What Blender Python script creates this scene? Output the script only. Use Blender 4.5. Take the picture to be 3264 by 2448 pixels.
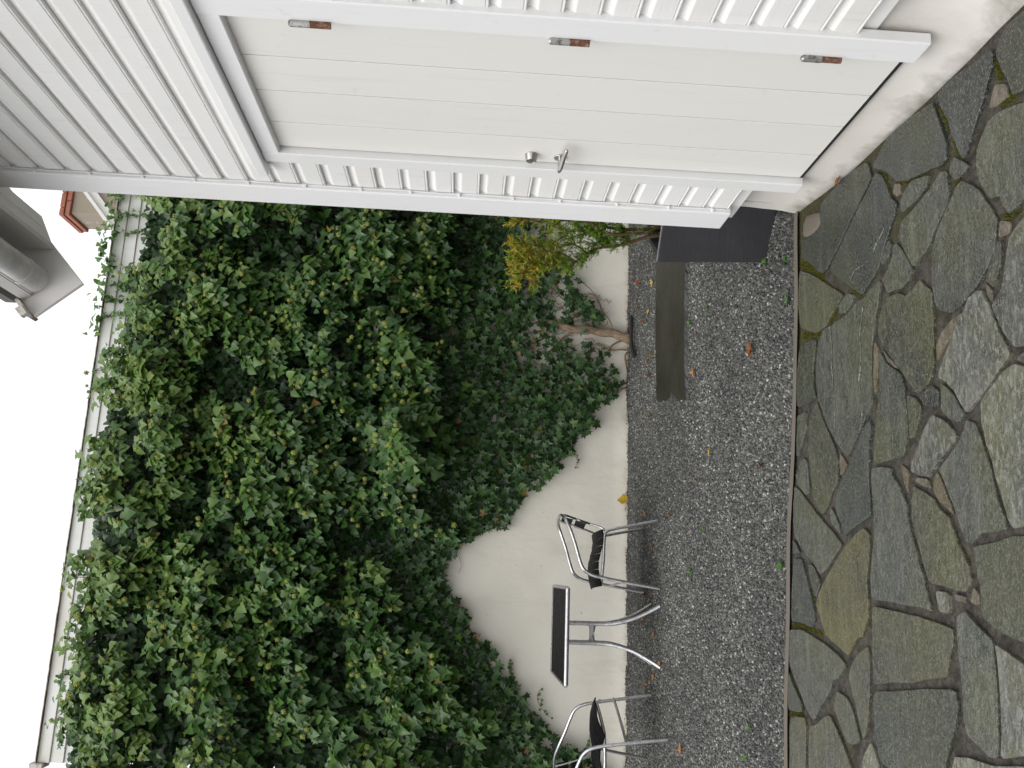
import bpy, math, random
import numpy as np
from mathutils import Vector, Matrix, noise as mnoise

for o in list(bpy.data.objects):
    bpy.data.objects.remove(o)
SC = bpy.context.scene
COL = SC.collection
R = math.radians

# ------------------------------------------------------------------ camera (held sideways: the picture lies on its side)
def camera_axes(yaw, pitch, roll):
    f = Vector((math.sin(yaw)*math.cos(pitch), math.cos(yaw)*math.cos(pitch), math.sin(pitch)))
    r = Vector((math.cos(yaw), -math.sin(yaw), 0)); u = r.cross(f)
    c, s = math.cos(roll), math.sin(roll)
    return c*r + s*u, c*u - s*r, f
cd = bpy.data.cameras.new('camera'); cam = bpy.data.objects.new('camera', cd); COL.objects.link(cam)
cr, cu, cf = camera_axes(.218845, -.05101, .047666)
mx, my, mz = -cu, cr, -cf
cam.matrix_world = Matrix(((mx.x, my.x, mz.x, 0), (mx.y, my.y, mz.y, 0), (mx.z, my.z, mz.z, 1.45), (0, 0, 0, 1)))
cd.sensor_fit = 'HORIZONTAL'; cd.sensor_width = 36; cd.lens = 36*2702.2/3264
cd.clip_start = .05; cd.clip_end = 2000
SC.camera = cam

# ------------------------------------------------------------------ bright overcast sky, soft sun
SUN_EL, SUN_AZ = R(54), R(-126)         # azimuth measured from +Y towards +X
w = bpy.data.worlds.new('World'); SC.world = w; w.use_nodes = True
nt = w.node_tree; nt.nodes.clear()
sky = nt.nodes.new('ShaderNodeTexSky'); sky.sky_type = 'NISHITA'; sky.sun_disc = False
sky.sun_elevation = SUN_EL; sky.sun_rotation = SUN_AZ; sky.dust_density = 6; sky.air_density = 1.5; sky.ozone_density = 1
hs = nt.nodes.new('ShaderNodeHueSaturation'); hs.inputs['Saturation'].default_value = .10
bg = nt.nodes.new('ShaderNodeBackground'); bg.inputs['Strength'].default_value = .12
wo = nt.nodes.new('ShaderNodeOutputWorld')
ov = nt.nodes.new('ShaderNodeMix'); ov.data_type = 'RGBA'; ov.inputs[0].default_value = .75; ov.inputs[7].default_value = (7.3, 7.4, 7.6, 1)   # even cloud layer over the sky
nt.links.new(sky.outputs[0], hs.inputs['Color']); nt.links.new(hs.outputs[0], ov.inputs[6]); nt.links.new(ov.outputs[2], bg.inputs[0]); nt.links.new(bg.outputs[0], wo.inputs[0])
sl = bpy.data.lights.new('sun', 'SUN'); sl.energy = .85; sl.angle = R(40); sl.color = (1, .97, .93)
sun = bpy.data.objects.new('sun', sl); COL.objects.link(sun)
sd = Vector((math.sin(SUN_AZ)*math.cos(SUN_EL), math.cos(SUN_AZ)*math.cos(SUN_EL), math.sin(SUN_EL)))
sun.rotation_euler = sd.to_track_quat('Z', 'Y').to_euler()
SC.view_settings.view_transform = 'Standard'; SC.view_settings.look = 'None'
SC.view_settings.gamma = 1; SC.view_settings.use_curve_mapping = False
SC.view_settings.exposure = 0.68
SC.cycles.max_bounces = 8; SC.cycles.diffuse_bounces = 4; SC.cycles.glossy_bounces = 3
SC.cycles.use_denoising = True

# ------------------------------------------------------------------ traced ground plan, metres
STONES=[
 ('d',[(1.542,2.366),(1.546,2.288),(1.528,2.176),(1.516,2.079),(1.467,2.083),(1.423,2.116),(1.373,2.153),(1.329,2.193),(1.282,2.228),(1.258,2.252),(1.292,2.274),(1.356,2.301),(1.414,2.315),(1.489,2.35)]),
 ('d',[(1.489,2.067),(1.523,2.041),(1.539,1.998),(1.533,1.917),(1.504,1.811),(1.221,1.812),(1.313,1.967),(1.325,2.014),(1.375,2.027),(1.428,2.05)]),
 ('r',[(1.406,2.089),(1.383,2.046),(1.332,2.031),(1.338,2.088),(1.348,2.124),(1.383,2.103)]),
 ('g',[(1.199,1.816),(1.279,1.972),(1.299,2.023),(1.315,2.092),(1.308,2.13),(1.282,2.16),(1.26,2.186),(1.209,2.198),(1.2,2.197),(1.172,2.198),(1.102,2.164),(1.08,2.146),(1.072,2.106),(1.042,2.1),(1.003,2.073),(1.018,2.011),(1.041,1.881)]),
 ('d',[(1.531,2.394),(1.483,2.374),(1.421,2.356),(1.354,2.333),(1.303,2.34),(1.294,2.366),(1.313,2.436),(1.338,2.561),(1.369,2.633),(1.419,2.682),(1.479,2.758),(1.508,2.798),(1.534,2.743),(1.563,2.673),(1.554,2.533)]),
 ('g',[(1.292,2.304),(1.231,2.235),(1.215,2.255),(1.215,2.308),(1.254,2.334),(1.28,2.324)]),
 ('d',[(1.55,2.838),(1.476,2.811),(1.445,2.859),(1.407,2.938),(1.372,3.02),(1.332,3.085),(1.295,3.163),(1.262,3.232),(1.259,3.266),(1.289,3.32),(1.336,3.363),(1.401,3.467),(1.486,3.466),(1.526,3.261),(1.565,3.256),(1.579,3.1),(1.573,2.968)]),
 ('d',[(1.479,2.78),(1.445,2.737),(1.396,2.71),(1.34,2.692),(1.301,2.653),(1.27,2.661),(1.221,2.715),(1.159,2.772),(1.122,2.801),(1.096,2.848),(1.064,2.922),(1.065,2.95),(1.119,3.029),(1.246,3.2),(1.276,3.176),(1.319,3.087),(1.364,3.001),(1.403,2.929),(1.437,2.851),(1.464,2.804)]),
 ('r',[(1.374,2.664),(1.36,2.626),(1.318,2.627),(1.322,2.654),(1.347,2.679)]),
 ('g',[(1.33,2.547),(1.304,2.444),(1.266,2.463),(1.253,2.514),(1.243,2.618),(1.289,2.627),(1.311,2.602)]),
 ('g',[(1.278,2.375),(1.266,2.345),(1.216,2.342),(1.17,2.342),(1.134,2.388),(1.093,2.445),(1.064,2.469),(1.047,2.533),(1.033,2.571),(1.091,2.607),(1.167,2.654),(1.214,2.629),(1.228,2.538),(1.248,2.452)]),
 ('g',[(1.161,2.671),(1.111,2.627),(1.028,2.575),(1.0,2.611),(0.986,2.658),(1.0,2.718),(1.002,2.754),(1.065,2.779),(1.091,2.739),(1.119,2.703),(1.148,2.692)]),
 ('g',[(1.189,2.719),(1.165,2.702),(1.128,2.726),(1.112,2.773),(1.133,2.783),(1.165,2.754)]),
 ('g',[(1.198,2.275),(1.164,2.227),(1.124,2.188),(1.085,2.172),(1.043,2.141),(1.011,2.13),(0.965,2.142),(0.927,2.157),(0.892,2.189),(0.872,2.218),(0.855,2.248),(0.838,2.29),(0.818,2.339),(0.819,2.393),(0.837,2.434),(0.868,2.462),(0.916,2.469),(0.983,2.467),(1.036,2.456),(1.089,2.426),(1.128,2.382),(1.171,2.327),(1.191,2.299)]),
 ('r',[(1.004,2.121),(0.982,2.079),(0.952,2.093),(0.956,2.135),(0.988,2.131)]),
 ('g',[(0.946,2.144),(0.944,2.122),(0.905,2.125),(0.875,2.134),(0.844,2.159),(0.825,2.172),(0.857,2.204),(0.891,2.178),(0.921,2.158)]),
 ('r',[(0.854,2.215),(0.825,2.182),(0.788,2.19),(0.813,2.205)]),
 ('l',[(0.966,2.033),(0.985,1.975),(0.993,1.847),(0.622,1.904),(0.63,2.073),(0.634,2.11),(0.681,2.142),(0.742,2.174),(0.78,2.186),(0.807,2.139),(0.855,2.117),(0.908,2.1),(0.943,2.08)]),
 ('l',[(0.838,2.229),(0.797,2.207),(0.779,2.194),(0.739,2.182),(0.689,2.161),(0.63,2.13),(0.613,2.137),(0.589,2.185),(0.537,2.271),(0.518,2.312),(0.502,2.348),(0.534,2.372),(0.573,2.396),(0.604,2.428),(0.637,2.48),(0.677,2.449),(0.728,2.399),(0.766,2.358),(0.778,2.344),(0.809,2.311),(0.832,2.285),(0.84,2.256)]),
 ('r',[(0.798,2.39),(0.801,2.329),(0.764,2.358),(0.735,2.41),(0.688,2.48),(0.733,2.483),(0.777,2.442)]),
 ('o',[(0.991,2.767),(0.984,2.697),(0.955,2.632),(0.965,2.579),(0.979,2.542),(0.951,2.518),(0.919,2.478),(0.855,2.48),(0.807,2.483),(0.75,2.491),(0.678,2.497),(0.631,2.533),(0.609,2.604),(0.642,2.635),(0.706,2.693),(0.796,2.783),(0.874,2.84),(0.928,2.825),(0.967,2.795)]),
 ('g',[(1.066,2.8),(1.003,2.816),(0.933,2.85),(0.888,2.872),(0.84,2.887),(0.767,2.9),(0.692,2.904),(0.642,2.902),(0.602,2.959),(0.56,3.009),(0.503,3.08),(0.471,3.132),(0.544,3.213),(0.599,3.27),(0.674,3.327),(0.749,3.37),(0.825,3.386),(0.919,3.37),(0.989,3.34),(1.025,3.29),(1.019,3.203),(1.026,3.069),(1.046,2.989),(1.043,2.925),(1.062,2.852)]),
 ('o',[(1.361,3.504),(1.304,3.39),(1.243,3.29),(1.165,3.177),(1.111,3.089),(1.088,3.133),(1.049,3.222),(1.027,3.279),(1.031,3.358),(1.067,3.451),(1.103,3.522),(1.211,3.531)]),
 ('g',[(1.103,3.05),(1.079,3.005),(1.045,3.028),(1.033,3.078),(1.043,3.138),(1.078,3.144),(1.098,3.091)]),
 ('d',[(1.021,3.492),(1.007,3.367),(0.955,3.376),(0.888,3.406),(0.81,3.407),(0.757,3.389),(0.751,3.47),(0.753,3.595),(0.87,3.59),(0.967,3.561),(1.016,3.531)]),
 ('g',[(0.718,3.598),(0.72,3.498),(0.652,3.504),(0.594,3.547),(0.529,3.616),(0.619,3.614)]),
 ('o',[(0.737,3.383),(0.666,3.339),(0.602,3.291),(0.524,3.231),(0.468,3.211),(0.406,3.213),(0.398,3.214),(0.345,3.287),(0.299,3.324),(0.271,3.381),(0.306,3.422),(0.341,3.458),(0.385,3.471),(0.503,3.489),(0.585,3.489),(0.657,3.477),(0.704,3.439)]),
 ('r',[(0.501,3.193),(0.465,3.152),(0.446,3.139),(0.419,3.167),(0.409,3.198),(0.454,3.203)]),
 ('g',[(0.529,3.541),(0.506,3.513),(0.418,3.498),(0.372,3.49),(0.362,3.533),(0.407,3.603),(0.46,3.636),(0.461,3.629),(0.501,3.594)]),
 ('g',[(0.813,2.831),(0.756,2.788),(0.702,2.701),(0.652,2.681),(0.59,2.678),(0.528,2.675),(0.477,2.685),(0.422,2.711),(0.421,2.79),(0.42,2.911),(0.435,2.918),(0.503,2.908),(0.569,2.887),(0.596,2.88),(0.642,2.86),(0.721,2.846)]),
 ('r',[(0.86,2.865),(0.824,2.842),(0.756,2.854),(0.693,2.87),(0.669,2.892),(0.731,2.891),(0.804,2.881)]),
 ('r',[(0.822,2.821),(0.778,2.777),(0.72,2.71),(0.73,2.744),(0.769,2.791)]),
 ('o',[(0.621,2.663),(0.598,2.613),(0.572,2.585),(0.543,2.589),(0.516,2.606),(0.474,2.643),(0.474,2.668),(0.53,2.664),(0.587,2.666)]),
 ('d',[(0.597,2.588),(0.622,2.515),(0.59,2.477),(0.546,2.483),(0.559,2.566),(0.581,2.577)]),
 ('g',[(0.619,2.463),(0.571,2.402),(0.501,2.359),(0.479,2.388),(0.496,2.431),(0.536,2.475),(0.577,2.466)]),
 ('l',[(0.528,2.527),(0.508,2.478),(0.476,2.433),(0.447,2.404),(0.426,2.419),(0.399,2.474),(0.368,2.529),(0.333,2.563),(0.346,2.618),(0.367,2.674),(0.399,2.663),(0.454,2.61),(0.499,2.567)]),
 ('g',[(0.482,2.35),(0.462,2.309),(0.43,2.294),(0.382,2.277),(0.329,2.258),(0.302,2.252),(0.244,2.237),(0.2,2.217),(0.159,2.208),(0.154,2.263),(0.154,2.325),(0.127,2.372),(0.129,2.394),(0.164,2.417),(0.201,2.432),(0.256,2.457),(0.317,2.488),(0.354,2.515),(0.381,2.471),(0.42,2.402),(0.458,2.365)]),
 ('l',[(0.592,2.112),(0.574,2.076),(0.526,1.918),(0.174,1.972),(0.163,2.136),(0.16,2.184),(0.187,2.201),(0.252,2.219),(0.306,2.236),(0.339,2.241),(0.386,2.261),(0.453,2.275),(0.517,2.271),(0.538,2.247),(0.578,2.17)]),
 ('r',[(0.611,2.095),(0.618,2.048),(0.597,1.907),(0.54,1.916),(0.581,2.08),(0.601,2.108)]),
 ('d',[(0.583,2.935),(0.553,2.917),(0.484,2.951),(0.435,2.948),(0.423,2.964),(0.357,2.962),(0.296,2.962),(0.243,2.965),(0.219,3.057),(0.189,3.163),(0.182,3.198),(0.221,3.204),(0.266,3.239),(0.293,3.253),(0.348,3.227),(0.39,3.185),(0.433,3.121),(0.446,3.106),(0.491,3.058),(0.552,2.987)]),
 ('g',[(0.299,3.3),(0.277,3.268),(0.222,3.223),(0.185,3.218),(0.225,3.287),(0.261,3.302)]),
 ('g',[(0.419,3.657),(0.386,3.592),(0.32,3.49),(0.253,3.383),(0.203,3.292),(0.151,3.209),(0.115,3.265),(0.069,3.343),(0.033,3.417),(0.083,3.485),(0.104,3.533),(0.143,3.598),(0.196,3.668),(0.275,3.682),(0.353,3.67)]),
 ('d',[(0.189,3.69),(0.157,3.65),(0.125,3.623),(0.121,3.697)]),
 ('d',[(0.102,3.699),(0.101,3.61),(0.056,3.582),(0.0,3.554),(-0.063,3.515),(-0.121,3.498),(-0.152,3.495),(-0.176,3.531),(-0.164,3.634),(-0.166,3.75),(-0.036,3.731)]),
 ('d',[(0.081,3.54),(0.072,3.492),(0.02,3.435),(-0.012,3.435),(-0.057,3.48),(-0.004,3.514),(0.06,3.542)]),
 ('o2',[(0.203,3.023),(0.18,2.987),(0.138,2.985),(0.075,3.002),(0.019,3.021),(-0.055,3.021),(-0.114,3.026),(-0.118,3.035),(-0.163,3.071),(-0.184,3.084),(-0.187,3.122),(-0.222,3.168),(-0.257,3.199),(-0.24,3.26),(-0.217,3.337),(-0.19,3.403),(-0.11,3.454),(-0.084,3.479),(-0.029,3.437),(0.031,3.358),(0.096,3.257),(0.147,3.173),(0.182,3.094)]),
 ('g',[(0.409,2.934),(0.397,2.801),(0.367,2.793),(0.327,2.755),(0.275,2.718),(0.219,2.711),(0.157,2.691),(0.085,2.665),(0.013,2.634),(-0.038,2.618),(-0.071,2.608),(-0.062,2.671),(-0.057,2.775),(-0.05,2.887),(-0.048,2.995),(0.02,2.995),(0.082,2.979),(0.168,2.948),(0.231,2.944),(0.295,2.943),(0.367,2.943)]),
 ('r',[(0.403,2.739),(0.371,2.695),(0.294,2.705),(0.338,2.731)]),
 ('o',[(0.32,2.668),(0.292,2.598),(0.27,2.551),(0.238,2.53),(0.211,2.481),(0.172,2.456),(0.129,2.438),(0.093,2.41),(0.061,2.392),(0.026,2.39),(-0.011,2.419),(-0.006,2.475),(0.006,2.533),(0.013,2.609),(0.076,2.639),(0.154,2.669),(0.216,2.689),(0.274,2.683)]),
 ('r',[(0.346,2.649),(0.331,2.579),(0.3,2.567),(0.316,2.622),(0.334,2.662)]),
 ('r',[(0.348,2.525),(0.314,2.501),(0.243,2.465),(0.212,2.451),(0.227,2.479),(0.258,2.528),(0.292,2.553),(0.333,2.548)]),
 ('g',[(0.117,2.365),(0.127,2.267),(0.142,2.191),(0.141,2.14),(0.139,1.977),(-0.138,2.02),(-0.128,2.179),(-0.12,2.239),(-0.099,2.304),(-0.077,2.342),(-0.06,2.35),(-0.06,2.352),(0.002,2.347),(0.042,2.358),(0.089,2.362)]),
 ('l',[(-0.006,2.577),(-0.013,2.506),(-0.072,2.514),(-0.071,2.565)]),
 ('r',[(-0.016,2.479),(-0.021,2.431),(-0.036,2.431),(-0.035,2.476)]),
 ('r',[(0.007,2.382),(-0.015,2.36),(-0.046,2.364),(-0.039,2.403)]),
 ('o',[(-0.069,2.991),(-0.076,2.891),(-0.083,2.778),(-0.098,2.61),(-0.114,2.505),(-0.137,2.499),(-0.17,2.509),(-0.224,2.54),(-0.255,2.55),(-0.278,2.666),(-0.301,2.77),(-0.314,2.881),(-0.335,3.017),(-0.25,3.01),(-0.155,3.003)]),
 ('g',[(-0.08,2.475),(-0.06,2.431),(-0.085,2.399),(-0.11,2.354),(-0.133,2.314),(-0.176,2.31),(-0.24,2.309),(-0.313,2.315),(-0.37,2.318),(-0.438,2.333),(-0.44,2.373),(-0.427,2.409),(-0.406,2.468),(-0.367,2.474),(-0.306,2.474),(-0.245,2.473),(-0.167,2.479),(-0.114,2.48)]),
 ('l',[(-0.143,2.298),(-0.157,2.259),(-0.181,2.187),(-0.206,2.03),(-0.362,2.054),(-0.407,2.22),(-0.438,2.318),(-0.368,2.304),(-0.296,2.299),(-0.224,2.296),(-0.175,2.296)]),
 ('d2',[(-0.36,3.015),(-0.334,2.847),(-0.304,2.669),(-0.286,2.507),(-0.326,2.502),(-0.391,2.523),(-0.443,2.555),(-0.496,2.586),(-0.549,2.602),(-0.611,2.881),(-0.585,2.953),(-0.576,2.995),(-0.511,3.017),(-0.439,3.023)]),
 ('o',[(-0.208,3.041),(-0.253,3.037),(-0.33,3.043),(-0.407,3.057),(-0.485,3.079),(-0.536,3.11),(-0.483,3.134),(-0.422,3.16),(-0.371,3.189),(-0.33,3.208),(-0.283,3.179),(-0.244,3.125)]),
 ('g',[(-0.395,3.311),(-0.407,3.235),(-0.435,3.195),(-0.498,3.157),(-0.545,3.142),(-0.564,3.202),(-0.566,3.253),(-0.515,3.3),(-0.462,3.349),(-0.428,3.34)]),
 ('g',[(-0.199,3.76),(-0.191,3.637),(-0.211,3.509),(-0.233,3.402),(-0.258,3.301),(-0.293,3.222),(-0.345,3.289),(-0.365,3.348),(-0.396,3.365),(-0.457,3.445),(-0.537,3.537),(-0.527,3.57),(-0.482,3.633),(-0.419,3.699),(-0.344,3.777),(-0.258,3.769)]),
 ('d',[(-0.374,3.795),(-0.433,3.741),(-0.491,3.664),(-0.522,3.655),(-0.533,3.731),(-0.538,3.815)]),
 ('o',[(-0.575,3.805),(-0.55,3.721),(-0.542,3.627),(-0.739,3.647),(-0.783,3.653),(-0.822,3.828)]),
 ('o',[(-0.569,3.597),(-0.554,3.533),(-0.511,3.452),(-0.493,3.39),(-0.526,3.341),(-0.572,3.287),(-0.635,3.228),(-0.681,3.197),(-0.775,3.618)]),
 ('l',[(-0.53,3.057),(-0.545,3.04),(-0.58,3.014),(-0.638,3.003),(-0.67,3.148),(-0.586,3.119)]),
 ('l',[(-0.479,2.551),(-0.463,2.47),(-0.462,2.376),(-0.436,2.225),(-0.4,2.06),(-0.516,2.077),(-0.649,2.586)]),
]
IVY_OUTLINE=[(3.548,4.533),(3.078,4.525),(2.709,4.554),(1.908,4.567),(1.433,4.634),(1.014,4.649),(0.606,4.653),(0.013,4.617),(-0.485,4.586),(-0.932,4.598),(-1.224,4.612),(-1.826,4.561),(-1.728,0.056),(-1.583,0.215),(-1.499,0.354),(-1.376,0.573),(-1.268,0.655),(-1.143,0.836),(-1.03,0.82),(-0.94,0.942),(-0.793,1.086),(-0.643,1.152),(-0.533,1.337),(-0.304,1.408),(-0.23,1.552),(0.004,1.605),(0.166,1.532),(0.296,1.273),(0.509,1.034),(0.811,0.71),(1.03,0.505),(1.201,0.466),(1.514,0.215),(1.65,0.121),(1.786,0.044),(2.046,0.178),(2.235,0.443),(2.31,0.312),(2.362,0.181),(2.58,0.383),(2.806,0.498),(3.032,0.636),(3.308,0.777),(3.789,0.836)]
FALLEN=[('o',2.813,7.178),('o',2.708,7.024),('r',2.611,7.238),('y',2.403,6.68),('o',2.384,7.329),('y',2.197,6.817),('r',2.194,7.078),('y',1.783,6.68),('o',1.782,6.871),('b',1.646,6.815),('y',1.343,7.067),('b',1.293,6.759),('o',1.341,5.427),('r',1.205,4.296),('o',1.201,6.017),('b',2.631,6.599),('b',2.764,7.436),('o',0.241,6.694),('b',-0.046,6.95),('r',-0.124,6.92),('o',-0.337,7.007),('o',-0.307,6.667),('o',-0.431,6.64),('o',-0.617,6.435),('o',-0.601,6.173),('o',-0.733,6.64),('o',-0.834,6.914),('o',-1.09,5.841),('b',-0.856,6.2),('o',0.63,5.445),('y',0.772,5.085),('r',1.202,4.297),('r',0.57,4.191),('o',0.516,6.956),('o',0.454,6.085),('b',0.429,6.227)]
WEEDS=[(1.715,5.523),(1.609,4.046),(1.513,3.781),(2.7,6.693),(1.306,3.773),(0.3,5.245),(0.077,3.959),(0.043,5.581),(-0.32,6.398),(-0.864,4.52),(-0.724,4.474),(1.673,5.096)]
TRUNK=[(2.189,7.64,-0.06),(2.206,7.64,0.021),(2.242,7.64,0.116),(2.244,7.64,0.21),(2.261,7.64,0.291),(2.271,7.64,0.359),(2.252,7.64,0.453),(2.269,7.64,0.534),(2.299,7.64,0.615),(2.328,7.64,0.723),(2.334,7.64,0.885)]
STEMS=[[(2.097,7.66,-0.051),(2.04,7.66,-0.011),(1.917,7.66,-0.032),(1.835,7.66,-0.046)],[(2.083,7.66,-0.058),(2.093,7.66,0.016),(2.089,7.66,0.111),(2.136,7.66,0.26)],[(1.706,7.66,-0.046),(1.722,7.66,0.04),(1.691,7.66,0.12),(1.634,7.66,0.2)],[(1.849,7.66,-0.046),(1.781,7.66,-0.053),(1.725,7.66,-0.013),(1.681,7.66,0.067),(1.703,7.66,0.16)],[(2.208,7.66,-0.05),(2.16,7.66,0.071),(2.101,7.66,0.138),(2.001,7.66,0.204)],[(2.787,7.66,0.467),(2.694,7.66,0.349),(2.612,7.66,0.28),(2.543,7.66,0.249)],[(2.275,7.66,0.262),(2.358,7.66,0.29),(2.439,7.66,0.345),(2.506,7.66,0.414),(2.573,7.66,0.483)],[(2.285,7.66,0.343),(2.408,7.66,0.399),(2.488,7.66,0.482),(2.567,7.66,0.592),(2.673,7.66,0.717)],[(2.265,7.66,0.45),(2.204,7.66,0.557),(2.117,7.66,0.635),(2.001,7.66,0.739)],[(2.585,7.66,0.252),(2.474,7.66,0.21),(2.38,7.66,0.141),(2.311,7.66,0.113)],[(2.312,7.66,0.613),(2.39,7.66,0.723),(2.384,7.66,0.844),(2.462,7.66,0.954)]]
SHRUB=[[(1.809,4.35,0.411),(1.833,4.35,0.49),(1.798,4.35,0.593),(1.767,4.35,0.687),(1.754,4.35,0.774),(1.717,4.35,0.844),(1.664,4.35,0.905),(1.644,4.35,0.967),(1.653,4.35,1.022),(1.654,4.35,1.076)],[(1.644,4.35,0.967),(1.622,4.35,1.06),(1.586,4.35,1.12),(1.519,4.35,1.157)],[(1.664,4.35,0.905),(1.7,4.35,0.984),(1.704,4.35,1.062),(1.732,4.35,1.14),(1.725,4.35,1.264)],[(1.876,4.35,0.411),(1.874,4.35,0.514),(1.866,4.35,0.633),(1.873,4.35,0.736),(1.898,4.35,0.87),(1.899,4.35,0.988),(1.883,4.35,1.121)],[(1.767,4.35,0.687),(1.813,4.35,0.751),(1.842,4.35,0.83),(1.827,4.35,0.94),(1.815,4.35,1.002)],[(1.859,4.35,0.411),(1.854,4.35,0.498),(1.83,4.35,0.609),(1.816,4.35,0.711),(1.86,4.35,0.799),(1.879,4.35,0.909)],[(1.717,4.35,0.844),(1.762,4.35,0.907),(1.767,4.35,0.97)],[(1.883,4.35,1.121),(1.895,4.35,1.192),(1.865,4.35,1.277)],[(1.653,4.35,1.022),(1.635,4.35,1.114),(1.637,4.35,1.23)],[(1.654,4.35,1.076),(1.681,4.35,1.178),(1.635,4.35,1.253)],[(1.586,4.35,1.12),(1.566,4.35,1.189),(1.554,4.35,1.25)],[(1.873,4.35,0.736),(1.942,4.35,0.832),(1.961,4.35,0.942)],[(1.898,4.35,0.87),(1.965,4.35,1.006),(1.956,4.35,1.147)]]

# ------------------------------------------------------------------ materials
def mat(name, col, rough=.6, metal=0., spec=.5):
    m = bpy.data.materials.new(name); m.use_nodes = True
    b = m.node_tree.nodes['Principled BSDF']
    b.inputs['Base Color'].default_value = (*col, 1); b.inputs['Roughness'].default_value = rough
    b.inputs['Metallic'].default_value = metal; b.inputs['Specular IOR Level'].default_value = spec
    return m
class NT:
    def __init__(s, m): s.t = m.node_tree; s.b = s.t.nodes['Principled BSDF']
    def n(s, typ, **kw):
        x = s.t.nodes.new(typ)
        for k, v in kw.items():
            if hasattr(x, k): setattr(x, k, v)
            else: x.inputs[k].default_value = v
        return x
    def l(s, a, b): s.t.links.new(a, b)
    def coords(s, scale=(1, 1, 1), kind='Object', jitter=False):
        tc = s.n('ShaderNodeTexCoord'); mp = s.n('ShaderNodeMapping'); mp.inputs['Scale'].default_value = scale
        s.l(tc.outputs[kind], mp.inputs['Vector'])
        if jitter:
            oi = s.n('ShaderNodeObjectInfo'); mu = s.n('ShaderNodeMath', operation='MULTIPLY'); mu.inputs[1].default_value = 57.
            s.l(oi.outputs['Random'], mu.inputs[0]); s.l(mu.outputs[0], mp.inputs['Location'])
        return mp.outputs[0]
    def noise(s, vec, scale, detail=4, rough=.55, dist=0):
        x = s.n('ShaderNodeTexNoise'); x.inputs['Scale'].default_value = scale; x.inputs['Detail'].default_value = detail
        x.inputs['Roughness'].default_value = rough; x.inputs['Distortion'].default_value = dist
        s.l(vec, x.inputs['Vector']); return x.outputs[0]
    def ramp(s, fac, stops):
        x = s.n('ShaderNodeValToRGB'); e = x.color_ramp.elements
        while len(e) < len(stops): e.new(.5)
        for i, (p, c) in enumerate(stops):
            e[i].position = p; e[i].color = (*c, 1) if len(c) == 3 else c
        s.l(fac, x.inputs[0]); return x.outputs[0]
    def val(s, fac, a, b, lo=.0, hi=1.):
        x = s.n('ShaderNodeMapRange'); x.inputs['From Min'].default_value = a; x.inputs['From Max'].default_value = b
        x.inputs['To Min'].default_value = lo; x.inputs['To Max'].default_value = hi
        s.l(fac, x.inputs[0]); return x.outputs[0]
    def mix(s, fac, a, b, mode='MIX'):
        x = s.n('ShaderNodeMix', data_type='RGBA', blend_type=mode)
        for k, v in ((0, fac), (6, a), (7, b)):
            if hasattr(v, 'is_output'): s.l(v, x.inputs[k])
            elif k == 0: x.inputs[0].default_value = v
            else: x.inputs[k].default_value = (*v, 1)
        return x.outputs[2]
    def math(s, op, a, b=0.):
        x = s.n('ShaderNodeMath', operation=op)
        for k, v in ((0, a), (1, b)):
            if hasattr(v, 'is_output'): s.l(v, x.inputs[k])
            else: x.inputs[k].default_value = v
        return x.outputs[0]
    def bump(s, h, strength=.3, dist=.01, prev=None):
        x = s.n('ShaderNodeBump'); x.inputs['Strength'].default_value = strength; x.inputs['Distance'].default_value = dist
        s.l(h, x.inputs['Height'])
        if prev is not None: s.l(prev, x.inputs['Normal'])
        return x.outputs[0]
    def col(s, c): s.l(c, s.b.inputs['Base Color'])
    def rough(s, c): s.l(c, s.b.inputs['Roughness'])
    def nor(s, c): s.l(c, s.b.inputs['Normal'])

def m_paint(name, c, yel, grain=(1, .06, 1), k=.25, rough=.42):
    m = mat(name, c, rough); t = NT(m); v = t.coords((1, 1, 1), jitter=True); g = t.coords(grain, jitter=True)
    n1 = t.noise(v, 2.2, 5, .6); n2 = t.noise(g, 90, 4, .6); n3 = t.noise(v, 300, 2)
    oi = t.n('ShaderNodeObjectInfo'); c0 = t.mix(oi.outputs['Random'], c, (c[0]*.94, c[1]*.94, c[2]*.925))
    cc = t.mix(t.val(n1, .50, .70, 0, k), c0, yel)
    dr = t.noise(t.coords((1, 1, .05), jitter=True), 26, 4, .7); cc = t.mix(t.val(dr, .58, .74, 0, .30), cc, (yel[0]*.80, yel[1]*.79, yel[2]*.76))
    n4 = t.noise(v, 14, 5, .7, .4)
    cc = t.mix(t.val(n4, .63, .74, 0, .30), cc, (yel[0]*.72, yel[1]*.7, yel[2]*.66))
    t.col(cc); t.rough(t.val(n1, .3, .7, rough-.08, rough+.12))
    t.nor(t.bump(n2, .16, .004, t.bump(n3, .06, .002)))
    return m
M = {}
M['siding'] = m_paint('white_siding_paint', (.775, .768, .762), (.73, .69, .62))
M['trim'] = m_paint('white_trim_paint', (.775, .775, .785), (.75, .715, .645), (1, 1, .06), .4)
M['door'] = m_paint('warm_white_door_paint', (.765, .752, .722), (.73, .70, .64), (1, 1, .08), .3, .38)
M['weathered'] = m_paint('weathered_white_board', (.78, .78, .75), (.62, .60, .52), (.06, 1, 1), .7, .55)
M['soffit'] = m_paint('soffit_paint', (.84, .82, .80), (.76, .73, .70), (1, .06, 1), .4, .5)

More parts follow.
